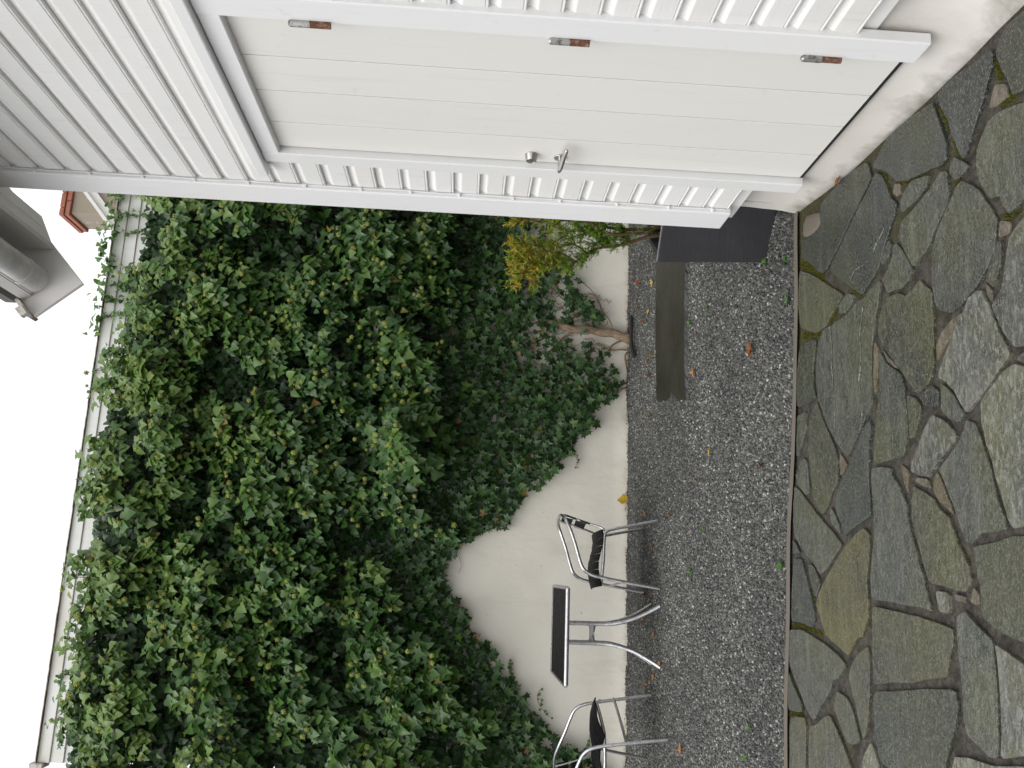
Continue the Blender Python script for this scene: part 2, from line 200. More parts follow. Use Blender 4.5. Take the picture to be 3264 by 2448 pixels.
def m_plaster(name, c, dirt, z0, z1, bumpy):
    m = mat(name, c, .85, spec=.25); t = NT(m); v = t.coords()
    sx = t.n('ShaderNodeSeparateXYZ'); t.l(v, sx.inputs[0])
    big = t.noise(v, 1.1, 4, .6); mid = t.noise(v, 7, 6, .65, .3); fine = t.noise(v, 160, 3, .6); lump = t.noise(t.coords((1, 1, .55)), 16, 3, .5, .6)
    cc = t.mix(t.val(big, .4, .66, 0, .8), c, (c[0]*.88, c[1]*.87, c[2]*.83)); streak = t.noise(t.coords((1, 1, .22)), 4.5, 5, .65); cc = t.mix(t.val(streak, .55, .75, 0, .45), cc, (c[0]*.72, c[1]*.70, c[2]*.64))
    low = t.val(sx.outputs[2], z0, z1, 0, 1)
    d = t.math('SUBTRACT', t.math('MULTIPLY', mid, 1.5), low)
    cc = t.mix(t.val(d, .12, .75, 0, .85), cc, dirt)
    specks = t.noise(v, 38, 2, .5)
    cc = t.mix(t.val(specks, .74, .78, 0, .45), cc, (.22, .2, .17))
    t.col(cc)
    t.nor(t.bump(fine, .12, .004, t.bump(lump, .13*bumpy, .02, t.bump(mid, .16*bumpy, .012))))
    return m
M['foundation'] = m_plaster('foundation_plaster', (.60, .578, .548), (.16, .148, .115), -.055, .115, .6)
M['wallplaster'] = m_plaster('cream_wall_plaster', (.77, .74, .66), (.42, .36, .21), -.13, .07, 1.2)

def m_stone():
    m = mat('wet_slate_flagstone', (.1, .1, .08), .4, spec=.5); t = NT(m)
    oi = t.n('ShaderNodeObjectInfo'); v = t.coords((1, 1, 1), jitter=True); st = t.coords((.75, 1.5, 1), jitter=True)
    n1 = t.noise(v, 2.6, 4, .6, .4); n2 = t.noise(st, 42, 5, .7, .3); n3 = t.noise(st, 135, 3, .7); n4 = t.noise(v, 8, 5, .65); n5 = t.noise(v, 420, 2, .6); n6 = t.noise(t.coords((.35, 2.4, 1), jitter=True), 9, 5, .6)
    base = oi.outputs['Color']; amp = oi.outputs['Alpha']; am1 = t.math('MINIMUM', amp, 1.)
    dk = t.mix(1., base, (.52, .56, .55), 'MULTIPLY'); ol = t.mix(1., base, (1.10, 1.09, .62), 'MULTIPLY'); lt = t.mix(1., base, (2.3, 2.3, 2.25), 'MULTIPLY')
    cc = t.mix(t.val(n4, .38, .62), dk, base); cc = t.mix(t.val(n1, .42, .60, 0, .9), cc, ol); cc = t.mix(t.val(n6, .52, .66, 0, .45), cc, lt)
    cc = t.mix(t.math('MULTIPLY', t.val(n2, .50, .60, 0, .85), am1), cc, lt)  # lighter streaks, strongest on 'l' stones, paint sky highlights into the colour
    cc = t.mix(t.val(n3, .54, .63, 0, .55), cc, (.21, .21, .19))  # these and the finer flecks below paint wet glints into the colour
    cc = t.mix(t.val(n5, .64, .70, 0, .7), cc, (.46, .46, .44))
    cc = t.mix(t.val(n3, .45, .34, 0, .75), cc, t.mix(1., cc, (.45, .45, .45), 'MULTIPLY'))
    t.col(cc); t.rough(t.val(n4, .3, .7, .18, .46))
    t.nor(t.bump(n3, .7, .004, t.bump(t.math('MULTIPLY', n2, amp), .9, .012, t.bump(n4, .22, .012))))
    return m
M['stone'] = m_stone()
def m_mortar():
    m = mat('mortar_bed', (.17, .15, .13), .8, spec=.3); t = NT(m); v = t.coords()
    n1 = t.noise(v, 3.0, 4, .6); n2 = t.noise(v, 60, 5, .65); n3 = t.noise(v, 18, 4, .6); n4 = t.noise(v, 1.7, 3, .5)
    vo = t.n('ShaderNodeTexVoronoi'); vo.feature = 'DISTANCE_TO_EDGE'; vo.inputs['Scale'].default_value = 26; t.l(v, vo.inputs['Vector'])
    cc = t.mix(t.val(n2, .35, .65), (.036, .032, .026), (.085, .075, .064))
    cc = t.mix(t.val(n3, .5, .64, 0, .85), cc, (.022, .020, .015))
    cc = t.mix(t.val(vo.outputs[0], .0, .035, .55, 0), cc, (.04, .036, .028))
    sx = t.n('ShaderNodeSeparateXYZ'); t.l(v, sx.inputs[0])
    area = t.math('ADD', t.val(sx.outputs[0], .3, 1.5, -.1, .13), t.val(sx.outputs[1], 2.4, 3.8, -.04, .07))
    ms = t.math('ADD', n1, area)
    cc = t.mix(t.val(ms, .53, .64, 0, .9), cc, t.mix(t.val(n2, .35, .7), (.028, .027, .012), (.068, .062, .018)))
    t.col(cc); t.nor(t.bump(n2, .8, .012, t.bump(n3, .6, .02)))
    return m
M['mortar'] = m_mortar()
M['concrete'] = m_plaster('edge_concrete', (.14, .122, .10), (.08, .07, .045), -.2, .02, .6)
def m_gravel(name, flat=False):
    m = mat(name, (.2, .2, .19), .55, spec=.45); t = NT(m)
    if flat:
        v = t.coords(); n = t.noise(v, 90, 4, .7); cc = t.ramp(n, [(.3, (.03, .03, .028)), (.7, (.14, .135, .125))]); t.col(cc); t.nor(t.bump(n, 1, .01))
    else:
        oi = t.n('ShaderNodeObjectInfo'); tc = t.coords()
        cc = t.ramp(oi.outputs['Random'], [(0, (.018, .019, .021)), (.25, (.044, .047, .046)), (.5, (.084, .087, .077)), (.72, (.13, .132, .112)), (.84, (.20, .20, .178)), (.9, (.10, .082, .066)), (.96, (.27, .265, .25)), (1, (.48, .47, .45))])
        g = t.n('ShaderNodeNewGeometry'); big = t.n('ShaderNodeTexNoise'); big.inputs['Scale'].default_value = .9; t.l(g.outputs['Position'], big.inputs['Vector'])
        t.col(t.mix(t.val(big.outputs[0], .4, .62, 0, .6), cc, t.mix(1., cc, (.50, .51, .55), 'MULTIPLY')))
    return m
M['pebble'] = m_gravel('grey_crushed_gravel'); M['gravelbase'] = m_gravel('gravel_bed_soil', True)
def m_slate(name, a, b, rough=.42, bs=.5):
    m = mat(name, a, rough, spec=.5); t = NT(m); v = t.coords((1, 1, 1)); st = t.coords((.5, 2.2, 2.2))
    n1 = t.noise(v, 3, 5, .6); n2 = t.noise(st, 30, 6, .7); n3 = t.noise(v, 170, 2)
    cc = t.mix(t.val(n1, .35, .65), a, b); cc = t.mix(t.val(n2, .62, .74, 0, .5), cc, tuple(2.2*x for x in b)); cc = t.mix(t.val(n3, .73, .77, 0, .6), cc, (.3, .3, .28))
    t.col(cc); t.rough(t.val(n2, .3, .7, rough-.1, rough+.15)); t.nor(t.bump(n2, bs, .01, t.bump(n3, .2, .002)))
    return m
M['slab'] = m_slate('olive_wet_slate', (.022, .021, .014), (.036, .034, .023)); M['slabdark'] = m_slate('blue_black_slate', (.018, .018, .021), (.030, .031, .035), .5, .12)
M['slabedge'] = m_slate('split_slate_edge', (.045, .046, .048), (.085, .087, .09), .55); M['paleedge'] = m_slate('sawn_slate_edge', (.16, .165, .17), (.24, .245, .25), .5)
M['alu'] = mat('brushed_aluminium', (.62, .62, .63), .3, 1.); t = NT(M['alu']); v = t.coords((1, 1, 1)); n = t.noise(v, 30, 5, .65)
t.col(t.mix(t.val(n, .4, .7), (.66, .66, .67), (.40, .40, .41))); t.rough(t.val(n, .35, .7, .24, .5))
M['plastic'] = mat('black_plastic_slat', (.006, .006, .0065), .6, spec=.12); t = NT(M['plastic']); n = t.noise(t.coords(), 60, 4); t.rough(t.val(n, .3, .7, .42, .7)); t.nor(t.bump(n, .15, .003))
M['steel'] = mat('satin_steel', (.50, .48, .45), .3, 1.)
M['zinc'] = mat('galvanised_zinc', (.52, .51, .50), .5, .3); t = NT(M['zinc']); n = t.noise(t.coords(), 12, 5, .65); t.col(t.mix(t.val(n, .35, .65), (.54, .53, .52), (.68, .67, .655)))
M['rust'] = mat('rusty_hinge', (.16, .06, .03), .75, .2); t = NT(M['rust']); n = t.noise(t.coords(), 70, 5, .7); t.col(t.mix(t.val(n, .48, .66), (.13, .048, .026), (.30, .22, .17))); t.nor(t.bump(n, .4, .004))
M['hinge'] = mat('tarnished_hinge_steel', (.36, .36, .34), .42, .8); t = NT(M['hinge']); n = t.noise(t.coords(), 60, 5, .7); t.col(t.mix(t.val(n, .5, .64), (.42, .42, .40), (.16, .12, .1)))
M['dark'] = mat('dark_gap', (.012, .012, .012), .9)
M['rustedge'] = mat('rusty_flashing', (.15, .09, .06), .8); t = NT(M['rustedge']); n = t.noise(t.coords(), 9, 5, .7); t.col(t.mix(t.val(n, .42, .58), (.20, .14, .10), (.62, .59, .54)))
M['brick'] = mat('red_brick', (.3, .1, .06), .85); t = NT(M['brick']); oi = t.n('ShaderNodeObjectInfo'); n = t.noise(t.coords(), 25, 5, .7)
t.col(t.mix(t.val(n, .3, .7), t.mix(oi.outputs['Random'], (.34, .085, .05), (.26, .10, .07)), (.40, .17, .11))); t.nor(t.bump(n, .4, .006))
M['shaft'] = mat('flaking_chimney_plaster', (.3, .26, .2), .9); t = NT(M['shaft']); n = t.noise(t.coords(), 5.5, 6, .7, .4); t.col(t.mix(t.val(n, .58, .68), (.31, .265, .21), (.58, .55, .51))); t.nor(t.bump(n, .4, .02))
M['tile'] = mat('grey_roof', (.10, .09, .085), .8)
M['bark'] = mat('pale_ivy_bark', (.23, .16, .10), .85); t = NT(M['bark']); n = t.noise(t.coords((1, 1, .3)), 60, 5, .7); t.col(t.mix(t.val(n, .35, .65), (.13, .085, .05), (.34, .25, .17))); t.nor(t.bump(n, .7, .008))
M['twig'] = mat('shrub_bark', (.10, .055, .03), .85)

def m_leaf(name, stops, rough=.34, transl=.18, spec=.55):
    m = mat(name, (.05, .1, .03), rough, spec=spec); t = NT(m)
    a = t.n('ShaderNodeAttribute'); a.attribute_name = 'tint'
    cc = t.ramp(a.outputs['Fac'], stops)
    n = t.noise(t.coords(), 55, 3, .5)
    cc = t.mix(t.val(n, .35, .7, 0, .3), cc, t.mix(1., cc, (.7, .78, .7), 'MULTIPLY'))
    t.col(cc); t.rough(t.val(n, .3, .7, rough-.06, rough+.14))
    tr = t.n('ShaderNodeBsdfTranslucent'); t.l(t.mix(1., cc, (1.5, 1.7, .7), 'MULTIPLY'), tr.inputs['Color'])
    ms = t.n('ShaderNodeMixShader'); ms.inputs[0].default_value = transl
    out = [x for x in t.t.nodes if x.type == 'OUTPUT_MATERIAL'][0]
    t.l(t.b.outputs[0], ms.inputs[1]); t.l(tr.outputs[0], ms.inputs[2]); t.l(ms.outputs[0], out.inputs[0])
    return m
M['leaf'] = m_leaf('ivy_leaf', [(0, (.012, .032, .010)), (.3, (.023, .063, .016)), (.55, (.044, .106, .024)), (.78, (.088, .172, .038)), (.90, (.15, .23, .055)), (.95, (.26, .19, .05)), (1, (.26, .14, .07))], .36, .22, .42)
M['umbel'] = m_leaf('ivy_flower_head', [(0, (.24, .29, .06)), (1, (.46, .50, .16))], .7, .1, .2)
M['needle'] = m_leaf('conifer_needles', [(0, (.10, .20, .02)), (.35, (.22, .30, .028)), (.65, (.42, .36, .04)), (.85, (.50, .30, .05)), (1, (.40, .16, .04))], .5, .2, .3)
M['fallen'] = m_leaf('fallen_leaf', [(0, (.07, .03, .015)), (.3, (.17, .055, .02)), (.62, (.36, .14, .03)), (1, (.52, .33, .02))], .45, .12, .4)
M['weed'] = m_leaf('weed_leaf', [(0, (.04, .11, .02)), (1, (.10, .22, .03))], .5, .2, .3)
M['moss'] = m_leaf('moss_tuft', [(0, (.05, .052, .010)), (1, (.17, .165, .022))], .9, .1, .1)

# ------------------------------------------------------------------ mesh helpers
def link(name, me, m, parent=None, loc=None):
    o = bpy.data.objects.new(name, me); COL.objects.link(o)
    if m is not None and len(me.materials) == 0: me.materials.append(m)
    if parent is not None: o.parent = parent
    if loc is not None: o.location = loc
    return o
def mesh(name, V, F, smooth=False, tint=None):
    me = bpy.data.meshes.new(name); me.from_pydata([tuple(map(float, v)) for v in V], [], [tuple(map(int, f)) for f in F])
    if smooth: me.polygons.foreach_set('use_smooth', [True]*len(me.polygons))
    if tint is not None:
        a = me.attributes.new('tint', 'FLOAT', 'POINT'); a.data.foreach_set('value', np.asarray(tint, np.float32))
    me.update(); return me
def tag(o, label=None, cat=None, group=None, kind=None):
    for k, v in (('label', label), ('category', cat), ('group', group), ('kind', kind)):
        if v: o[k] = v
    return o
def empty(name, loc=(0, 0, 0), rz=0):
    o = bpy.data.objects.new(name, None); COL.objects.link(o); o.location = loc; o.rotation_euler = (0, 0, rz); o.empty_display_size = .1
    return o
class MB:
    def __init__(s): s.V = []; s.F = []
    def add(s, V, F):
        k = len(s.V); s.V += [tuple(v) for v in V]; s.F += [tuple(i+k for i in f) for f in F]; return s
    def box(s, a, b, bev=0.):
        (x0, y0, z0), (x1, y1, z1) = a, b
        if bev <= 0:
            return s.add([(x0, y0, z0), (x1, y0, z0), (x1, y1, z0), (x0, y1, z0), (x0, y0, z1), (x1, y0, z1), (x1, y1, z1), (x0, y1, z1)],
                         [(0, 3, 2, 1), (4, 5, 6, 7), (0, 1, 5, 4), (1, 2, 6, 5), (2, 3, 7, 6), (3, 0, 4, 7)])
        V = []; F = []
        c = bev
        for sx, sy, sz in ((0, 0, 0), (1, 0, 0), (1, 1, 0), (0, 1, 0), (0, 0, 1), (1, 0, 1), (1, 1, 1), (0, 1, 1)):
            p = [(x0, x1)[sx], (y0, y1)[sy], (z0, z1)[sz]]; d = [c if not q else -c for q in (sx, sy, sz)]
            V += [(p[0], p[1]+d[1], p[2]+d[2]), (p[0]+d[0], p[1], p[2]+d[2]), (p[0]+d[0], p[1]+d[1], p[2])]
        i = lambda k, a: 3*k+a
        F += [tuple(i(k, 2) for k in (0, 3, 2, 1)), tuple(i(k, 2) for k in (4, 5, 6, 7)), tuple(i(k, 1) for k in (0, 1, 5, 4)), tuple(i(k, 0) for k in (1, 2, 6, 5)), tuple(i(k, 1) for k in (2, 3, 7, 6)), tuple(i(k, 0) for k in (3, 0, 4, 7))]
        for a_, b_, p, q in ((0, 1, 1, 2), (3, 2, 2, 1), (4, 5, 2, 1), (7, 6, 1, 2)): F.append((i(a_, p), i(a_, q), i(b_, q), i(b_, p)))
        for a_, b_, p, q in ((0, 3, 2, 0), (1, 2, 0, 2), (4, 7, 0, 2), (5, 6, 2, 0)): F.append((i(a_, p), i(a_, q), i(b_, q), i(b_, p)))
        for a_, b_, p, q in ((0, 4, 0, 1), (1, 5, 1, 0), (2, 6, 0, 1), (3, 7, 1, 0)): F.append((i(a_, p), i(a_, q), i(b_, q), i(b_, p)))
        for k in range(8): F.append((i(k, 0), i(k, 1), i(k, 2)))
        return s.add(V, F)
    def prism(s, prof, axis, a, b):
        """prof: 2-D outline; extruded along axis 'x','y' or 'z' from a to b"""
        def P(p, t): return {'y': (p[0], t, p[1]), 'x': (t, p[0], p[1]), 'z': (p[0], p[1], t)}[axis]
        n = len(prof); V = [P(p, a) for p in prof]+[P(p, b) for p in prof]
        F = [(i, (i+1) % n, n+(i+1) % n, n+i) for i in range(n)]+[tuple(range(n))[::-1], tuple(range(n, 2*n))]
        return s.add(V, F)
    def tube(s, pts, rad, seg=10, smooth_n=0, cap=True):
        pts = [Vector(p) for p in pts]
        rads = list(rad) if hasattr(rad, '__len__') else [rad]*len(pts)
        if smooth_n:
            q = []; qr = []
            for i in range(len(pts)-1):
                p0, p1, p2, p3 = pts[max(i-1, 0)], pts[i], pts[i+1], pts[min(i+2, len(pts)-1)]
                for j in range(smooth_n):
                    u = j/smooth_n
                    q.append(.5*((2*p1)+(p2-p0)*u+(2*p0-5*p1+4*p2-p3)*u*u+(3*p1-p0-3*p2+p3)*u**3)); qr.append(rads[i]*(1-u)+rads[i+1]*u)
            q.append(pts[-1]); qr.append(rads[-1]); pts, rads = q, qr
        V = []; F = []; n = len(pts); N = None
        for i, p in enumerate(pts):
            t = (pts[min(i+1, n-1)]-pts[max(i-1, 0)]).normalized()
            if N is None: N = t.orthogonal().normalized()
            N = (N-t*N.dot(t)).normalized(); B = t.cross(N)
            for k in range(seg):
                a = 2*math.pi*k/seg; V.append(p+(N*math.cos(a)+B*math.sin(a))*rads[i])
        for i in range(n-1):
            for k in range(seg): F.append((i*seg+k, i*seg+(k+1) % seg, (i+1)*seg+(k+1) % seg, (i+1)*seg+k))
        if cap: F += [tuple(range(seg))[::-1], tuple(range((n-1)*seg, n*seg))]
        return s.add(V, F)
    def build(s, name, m, parent=None, smooth=False, loc=None):
        me = mesh(name, s.V, s.F, smooth)
        if smooth:
            try: me.set_sharp_from_angle(angle=R(40))
            except Exception: pass
        return link(name, me, m, parent, loc)
def box(name, a, b, m, parent=None, bev=.003): return MB().box(a, b, bev).build(name, m, parent)
def inside(p, poly):
    x, y = p; c = False; j = len(poly)-1
    for i in range(len(poly)):
        xi, yi = poly[i]; xj, yj = poly[j]
        if (yi > y) != (yj > y) and x < (xj-xi)*(y-yi)/(yj-yi)+xi: c = not c
        j = i
    return c
rng = np.random.default_rng(7); random.seed(7)

# ------------------------------------------------------------------ ground
ZG = -.062
g = link('ground', mesh('ground', [(-400, -400, -.16), (400, -400, -.16), (400, 400, -.16), (-400, 400, -.16)], [(0, 1, 2, 3)]), M['gravelbase']); tag(g, kind='structure')
EDGE = [(2.4, 3.40), (1.641, 3.523), (.824, 3.614), (.258, 3.734), (-.232, 3.806), (-.783, 3.877), (-3.2, 4.22)]
# paving: the mortar bed is the parent, each flagstone lies in it
bed = [(2.4, -1.5), (2.4, 3.40)]+EDGE[1:]+[(-3.2, -1.5)]
me = MB(); n = len(bed)
me.add([(x, y, -.0105) for x, y in bed]+[(x, y, -.15) for x, y in bed], [tuple(range(n))[::-1]]+[(i, (i+1) % n, n+(i+1) % n, n+i) for i in range(n)])
paving = me.build('paving', M['mortar']); tag(paving, kind='structure')
mb = MB()
for (x0, y0), (x1, y1) in zip(EDGE[1:-1], EDGE[2:]):
    k = 6
    for j in range(k):
        u0, u1 = j/k, (j+1)/k
        a = (x0+(x1-x0)*u0, y0+(y1-y0)*u0); b = (x0+(x1-x0)*u1, y0+(y1-y0)*u1)
        wv = .006*math.sin(a[0]*9); wv2 = .006*math.sin(b[0]*9)
        mb.add([(a[0], a[1]-.034+wv, .0035), (b[0], b[1]-.034+wv2, .0035), (b[0], b[1]+.014+wv2, .001), (a[0], a[1]+.014+wv, .001), (b[0], b[1]+.02, -.14), (a[0], a[1]+.02, -.14)], [(0, 3, 2, 1), (3, 5, 4, 2)])
mb.build('edge_strip', M['concrete'], paving)
CLS = {'d': (.036, .040, .036), 'd2': (.034, .038, .032), 'g': (.055, .058, .048), 'o': (.054, .054, .037), 'o2': (.066, .062, .031), 'r': (.095, .078, .065), 'l': (.098, .099, .088)}  # 'l': light rough stone, brightened further to paint in reflected sky
AMP = {'d': .25, 'd2': .5, 'g': .6, 'o': .55, 'o2': .3, 'r': .5, 'l': .95}
def flagstone(cls, pts, zt, jit=.004, grow=.0):
    q = []; m_ = len(pts); gx = sum(p[0] for p in pts)/m_; gy_ = sum(p[1] for p in pts)/m_
    pts = [(p[0]+(p[0]-gx)*grow/(math.hypot(p[0]-gx, p[1]-gy_)+1e-6), p[1]+(p[1]-gy_)*grow/(math.hypot(p[0]-gx, p[1]-gy_)+1e-6)) for p in pts]
    for i in range(m_):                       # round the corners a little, roughen the edge
        p0, p1, p2 = pts[i-1], pts[i], pts[(i+1) % m_]
        q.append((p1[0]*.87+p0[0]*.13, p1[1]*.87+p0[1]*.13)); q.append((p1[0]*.87+p2[0]*.13, p1[1]*.87+p2[1]*.13))
    qq = []
    for i in range(len(q)):
        a, b = q[i], q[(i+1) % len(q)]; L = math.hypot(b[0]-a[0], b[1]-a[1]); k = max(1, min(5, int(L/.045)))
        for j in range(k):
            u = j/k; x, y = a[0]+(b[0]-a[0])*u, a[1]+(b[1]-a[1])*u
            qq.append((x+jit*mnoise.noise(Vector((x*40, y*40, 1))), y+jit*mnoise.noise(Vector((x*40, y*40, 9)))))
    cx = sum(p[0] for p in qq)/len(qq); cy = sum(p[1] for p in qq)/len(qq)
    if sum(qq[i][0]*qq[(i+1) % len(qq)][1]-qq[(i+1) % len(qq)][0]*qq[i][1] for i in range(len(qq))) < 0: qq.reverse()
    def ins(p, d):
        L = math.hypot(p[0]-cx, p[1]-cy)+1e-6; f = max(0., 1-d/L); return ((p[0]-cx)*f, (p[1]-cy)*f)
    n = len(qq); tx, ty = random.uniform(-.006, .006), random.uniform(-.006, .006)
    V = [(p[0]-cx, p[1]-cy, -.05) for p in qq]+[(p[0]-cx, p[1]-cy, zt-.0025) for p in qq]
    V += [(*ins(p, .0016), zt+tx*(p[0]-cx)+ty*(p[1]-cy)) for p in qq]
    F = [(i, (i+1) % n, n+(i+1) % n, n+i) for i in range(n)]+[(n+i, n+(i+1) % n, 2*n+(i+1) % n, 2*n+i) for i in range(n)]+[tuple(range(2*n, 3*n))]
    o = link('flagstone', mesh('flagstone', V, F), M['stone'], paving, (cx, cy, 0))
    c = CLS[cls]; f = random.uniform(.88, 1.12); o.color = (c[0]*f, c[1]*f, c[2]*f*random.uniform(.92, 1.06), AMP[cls])
    return o
for cls, pts in STONES: flagstone(cls, pts, {'r': -.0035}.get(cls, .0)+random.uniform(0, .003))
VEINS = [([(1.018,3.218),(0.974,3.214),(0.926,3.211),(0.87,3.215),(0.833,3.217),(0.787,3.217),(0.754,3.217),(0.716,3.208),(0.671,3.211),(0.63,3.213),(0.588,3.217)],0.01),([(1.009,2.932),(0.976,2.94),(0.942,2.96),(0.906,2.969),(0.861,2.965),(0.818,2.97),(0.778,2.981),(0.737,2.993),(0.701,2.988),(0.671,2.987),(0.648,2.978),(0.615,2.981),(0.581,2.98)],0.013),([(1.24,2.739),(1.23,2.757),(1.216,2.776),(1.208,2.798),(1.197,2.816),(1.18,2.827),(1.16,2.834)],0.008),([(1.165,2.868),(1.167,2.922),(1.169,2.978),(1.153,3.009),(1.139,3.02)],0.005)]
M['vein'] = mat('quartz_vein', (.34, .34, .31), .6); t = NT(M['vein']); n = t.noise(t.coords(), 60, 4, .7); t.col(t.mix(t.val(n, .48, .62), (.07, .07, .058), (.26, .26, .235)))
rq = random.Random(2)
for path, wd in VEINS:
    P = []
    for (x0, y0), (x1, y1) in zip(path[:-1], path[1:]):
        for j in range(4): P.append((x0+(x1-x0)*j/4, y0+(y1-y0)*j/4))
    V = []; F = []
    for i, (x, y) in enumerate(P):
        a = P[max(i-1, 0)]; b = P[min(i+1, len(P)-1)]; L_ = math.hypot(b[0]-a[0], b[1]-a[1])+1e-9; nx, ny = -(b[1]-a[1])/L_, (b[0]-a[0])/L_; w_ = wd*rq.uniform(.04, .38); e = rq.uniform(-.3, .3)*wd
        V += [(x+nx*(w_+e), y+ny*(w_+e), .0026), (x-nx*(w_-e), y-ny*(w_-e), .0026), (x+nx*e, y+ny*e, .0050)]
    for i in range(len(P)-1): k = 3*i; F += [(k, k+2, k+5, k+3), (k+2, k+1, k+4, k+5)]
    link('quartz_vein', mesh('quartz_vein', V, F), M['vein'], paving)
LUMP = [(1.587,3.424),(1.565,3.339),(1.525,3.249),(1.479,3.236),(1.456,3.267),(1.46,3.338),(1.47,3.433),(1.507,3.464),(1.556,3.453)]
M['lump'] = m_plaster('pale_mortar_lump', (.135, .118, .088), (.10, .09, .055), -.03, .02, 1.)
lx = sum(p[0] for p in LUMP)/len(LUMP); ly = sum(p[1] for p in LUMP)/len(LUMP); V = [(lx, ly, .010)]; F = []; n = len(LUMP)
for f, z in ((.45, .014), (.8, .008), (1.0, -.006)):
    for x, y in LUMP: V.append((lx+(x-lx)*f*.9+.012*mnoise.noise(Vector((x*60, y*60, z))), ly+(y-ly)*f*.9+.01*mnoise.noise(Vector((x*50, y*70, z+4))), z*.7+.005*mnoise.noise(Vector((x*50*f, y*50*f, 1)))))
F += [(0, 1+i, 1+(i+1) % n) for i in range(n)]+[(1+l*n+i, 1+(l+1)*n+i, 1+(l+1)*n+(i+1) % n, 1+l*n+(i+1) % n) for l in range(2) for i in range(n)]
link('mortar_patch', mesh('mortar_patch', V, F, True), M['concrete'], paving)
# the paving goes on outside the traced area, to the left and behind the camera
random.seed(3)
def loose_stones(x0, x1, y0, y1, keep):
    s = .42; nx, ny = max(1, int((x1-x0)/s)), max(1, int((y1-y0)/s))
    G = [[(x0+(x1-x0)*i/nx+(random.uniform(-.12, .12) if 0 < i < nx else 0), y0+(y1-y0)*j/ny+(random.uniform(-.12, .12) if 0 < j < ny else 0)) for j in range(ny+1)] for i in range(nx+1)]
    for i in range(nx):
        for j in range(ny):
            p = [G[i][j], G[i+1][j], G[i+1][j+1], G[i][j+1]]; cx = sum(a[0] for a in p)/4; cy = sum(a[1] for a in p)/4
            if keep(cx, cy): flagstone(random.choice('gggodl'), [(cx+(a[0]-cx)*.93, cy+(a[1]-cy)*.93) for a in p], .003)
loose_stones(-2.6, -1.0, 1.2, 3.85, lambda x, y: y < 3.72 and x < -.98)
loose_stones(-1.0, 1.5, -.4, 1.45, lambda x, y: y < 1.3)
POLY = [p for _, p in STONES]
def free(p): return not any(inside(p, q) for q in POLY)
def gap_stones(x0, x1, y0, y1, s):
    nx, ny = int((x1-x0)/s), int((y1-y0)/s)
    for i in range(nx):
        for j in range(ny):
            cx, cy = x0+s*(i+.5), y0+s*(j+.5); p = [(cx+a*s*.46+random.uniform(-.03, .03), cy+b*s*.46+random.uniform(-.03, .03)) for a, b in ((-1, -1), (1, -1), (1, 1), (-1, 1))]
            if cy < edge_line(cx)-.22 and all(free(((a[0]*k+cx*(1-k)), a[1]*k+cy*(1-k))) for a in p for k in (1, .5, 0)) and all(free(((p[q][0]+p[q-1][0])/2, (p[q][1]+p[q-1][1])/2)) for q in range(4)): flagstone(random.choice('gggodl'), p, .002+random.uniform(0, .002))
def edge_line(x): return float(np.interp(-x, [-p[0] for p in EDGE], [p[1] for p in EDGE]))
gap_stones(-.985, .1, 1.32, 3.9, .2)
# gravel: soil sheet with tens of thousands of stone chips
def edge_y(x): return float(np.interp(-x, [-p[0] for p in EDGE], [p[1] for p in EDGE]))+.012
V = []; F = []; gxs = np.linspace(-3.2, 5.2, 120); gn = 62
for x in gxs:
    y0 = edge_y(x) if x < 1.62 else 3.50
    for j in range(gn):
        y = y0+(7.80-y0)*j/(gn-1); hump = .009*mnoise.noise(Vector((x*1.7, y*1.7, 2)))+.005*mnoise.noise(Vector((x*5, y*5, 7)))
        wl_ = max(0., (y-7.42)/.38); hump += wl_*(.020+.030*mnoise.noise(Vector((x*2.6, 0, 5)))+.012*mnoise.noise(Vector((x*9, 0, 5))))
        sl2 = max(0., 1-math.hypot((x-1.12)/.34, (y-6.1)/.75)); hump += (.030+.02*mnoise.noise(Vector((x*11, y*11, 3))))*min(1, 1.6*sl2)
        V.append((x, y, ZG+hump*min(1, j/3)))
for i in range(len(gxs)-1):
    for j in range(gn-1): F.append((i*gn+j, (i+1)*gn+j, (i+1)*gn+j+1, i*gn+j+1))
gm = mesh('gravel', V, F)
gravel = link('gravel', gm, M['gravelbase']); tag(gravel, 'loose grey crushed gravel between paving and ivy wall', 'gravel', kind='stuff')
ng = bpy.data.node_groups.new('gravel_chips', 'GeometryNodeTree')
ng.interface.new_socket('Geometry', in_out='INPUT', socket_type='NodeSocketGeometry'); ng.interface.new_socket('Geometry', in_out='OUTPUT', socket_type='NodeSocketGeometry')
N = ng.nodes.new; L = ng.links.new
gi, go = N('NodeGroupInput'), N('NodeGroupOutput'); dp = N('GeometryNodeDistributePointsOnFaces'); dp.inputs['Density'].default_value = 6000; dp.inputs['Seed'].default_value = 4
ic = N('GeometryNodeMeshIcoSphere'); ic.inputs['Radius'].default_value = .0091; ic.inputs['Subdivisions'].default_value = 1
sm = N('GeometryNodeSetMaterial'); sm.inputs['Material'].default_value = M['pebble']
ip = N('GeometryNodeInstanceOnPoints'); jg = N('GeometryNodeJoinGeometry')
rr = N('FunctionNodeRandomValue'); rr.data_type = 'FLOAT_VECTOR'; rr.inputs[0].default_value = (0, 0, 0); rr.inputs[1].default_value = (6.28, 6.28, 6.28)
rs = N('FunctionNodeRandomValue'); rs.data_type = 'FLOAT_VECTOR'; rs.inputs[0].default_value = (.55, .5, .45); rs.inputs[1].default_value = (1.55, 1.25, 1.0); rs.inputs['Seed'].default_value = 3
L(gi.outputs[0], dp.inputs['Mesh']); L(dp.outputs['Points'], ip.inputs['Points']); L(ic.outputs['Mesh'], sm.inputs[0]); L(sm.outputs[0], ip.inputs['Instance'])
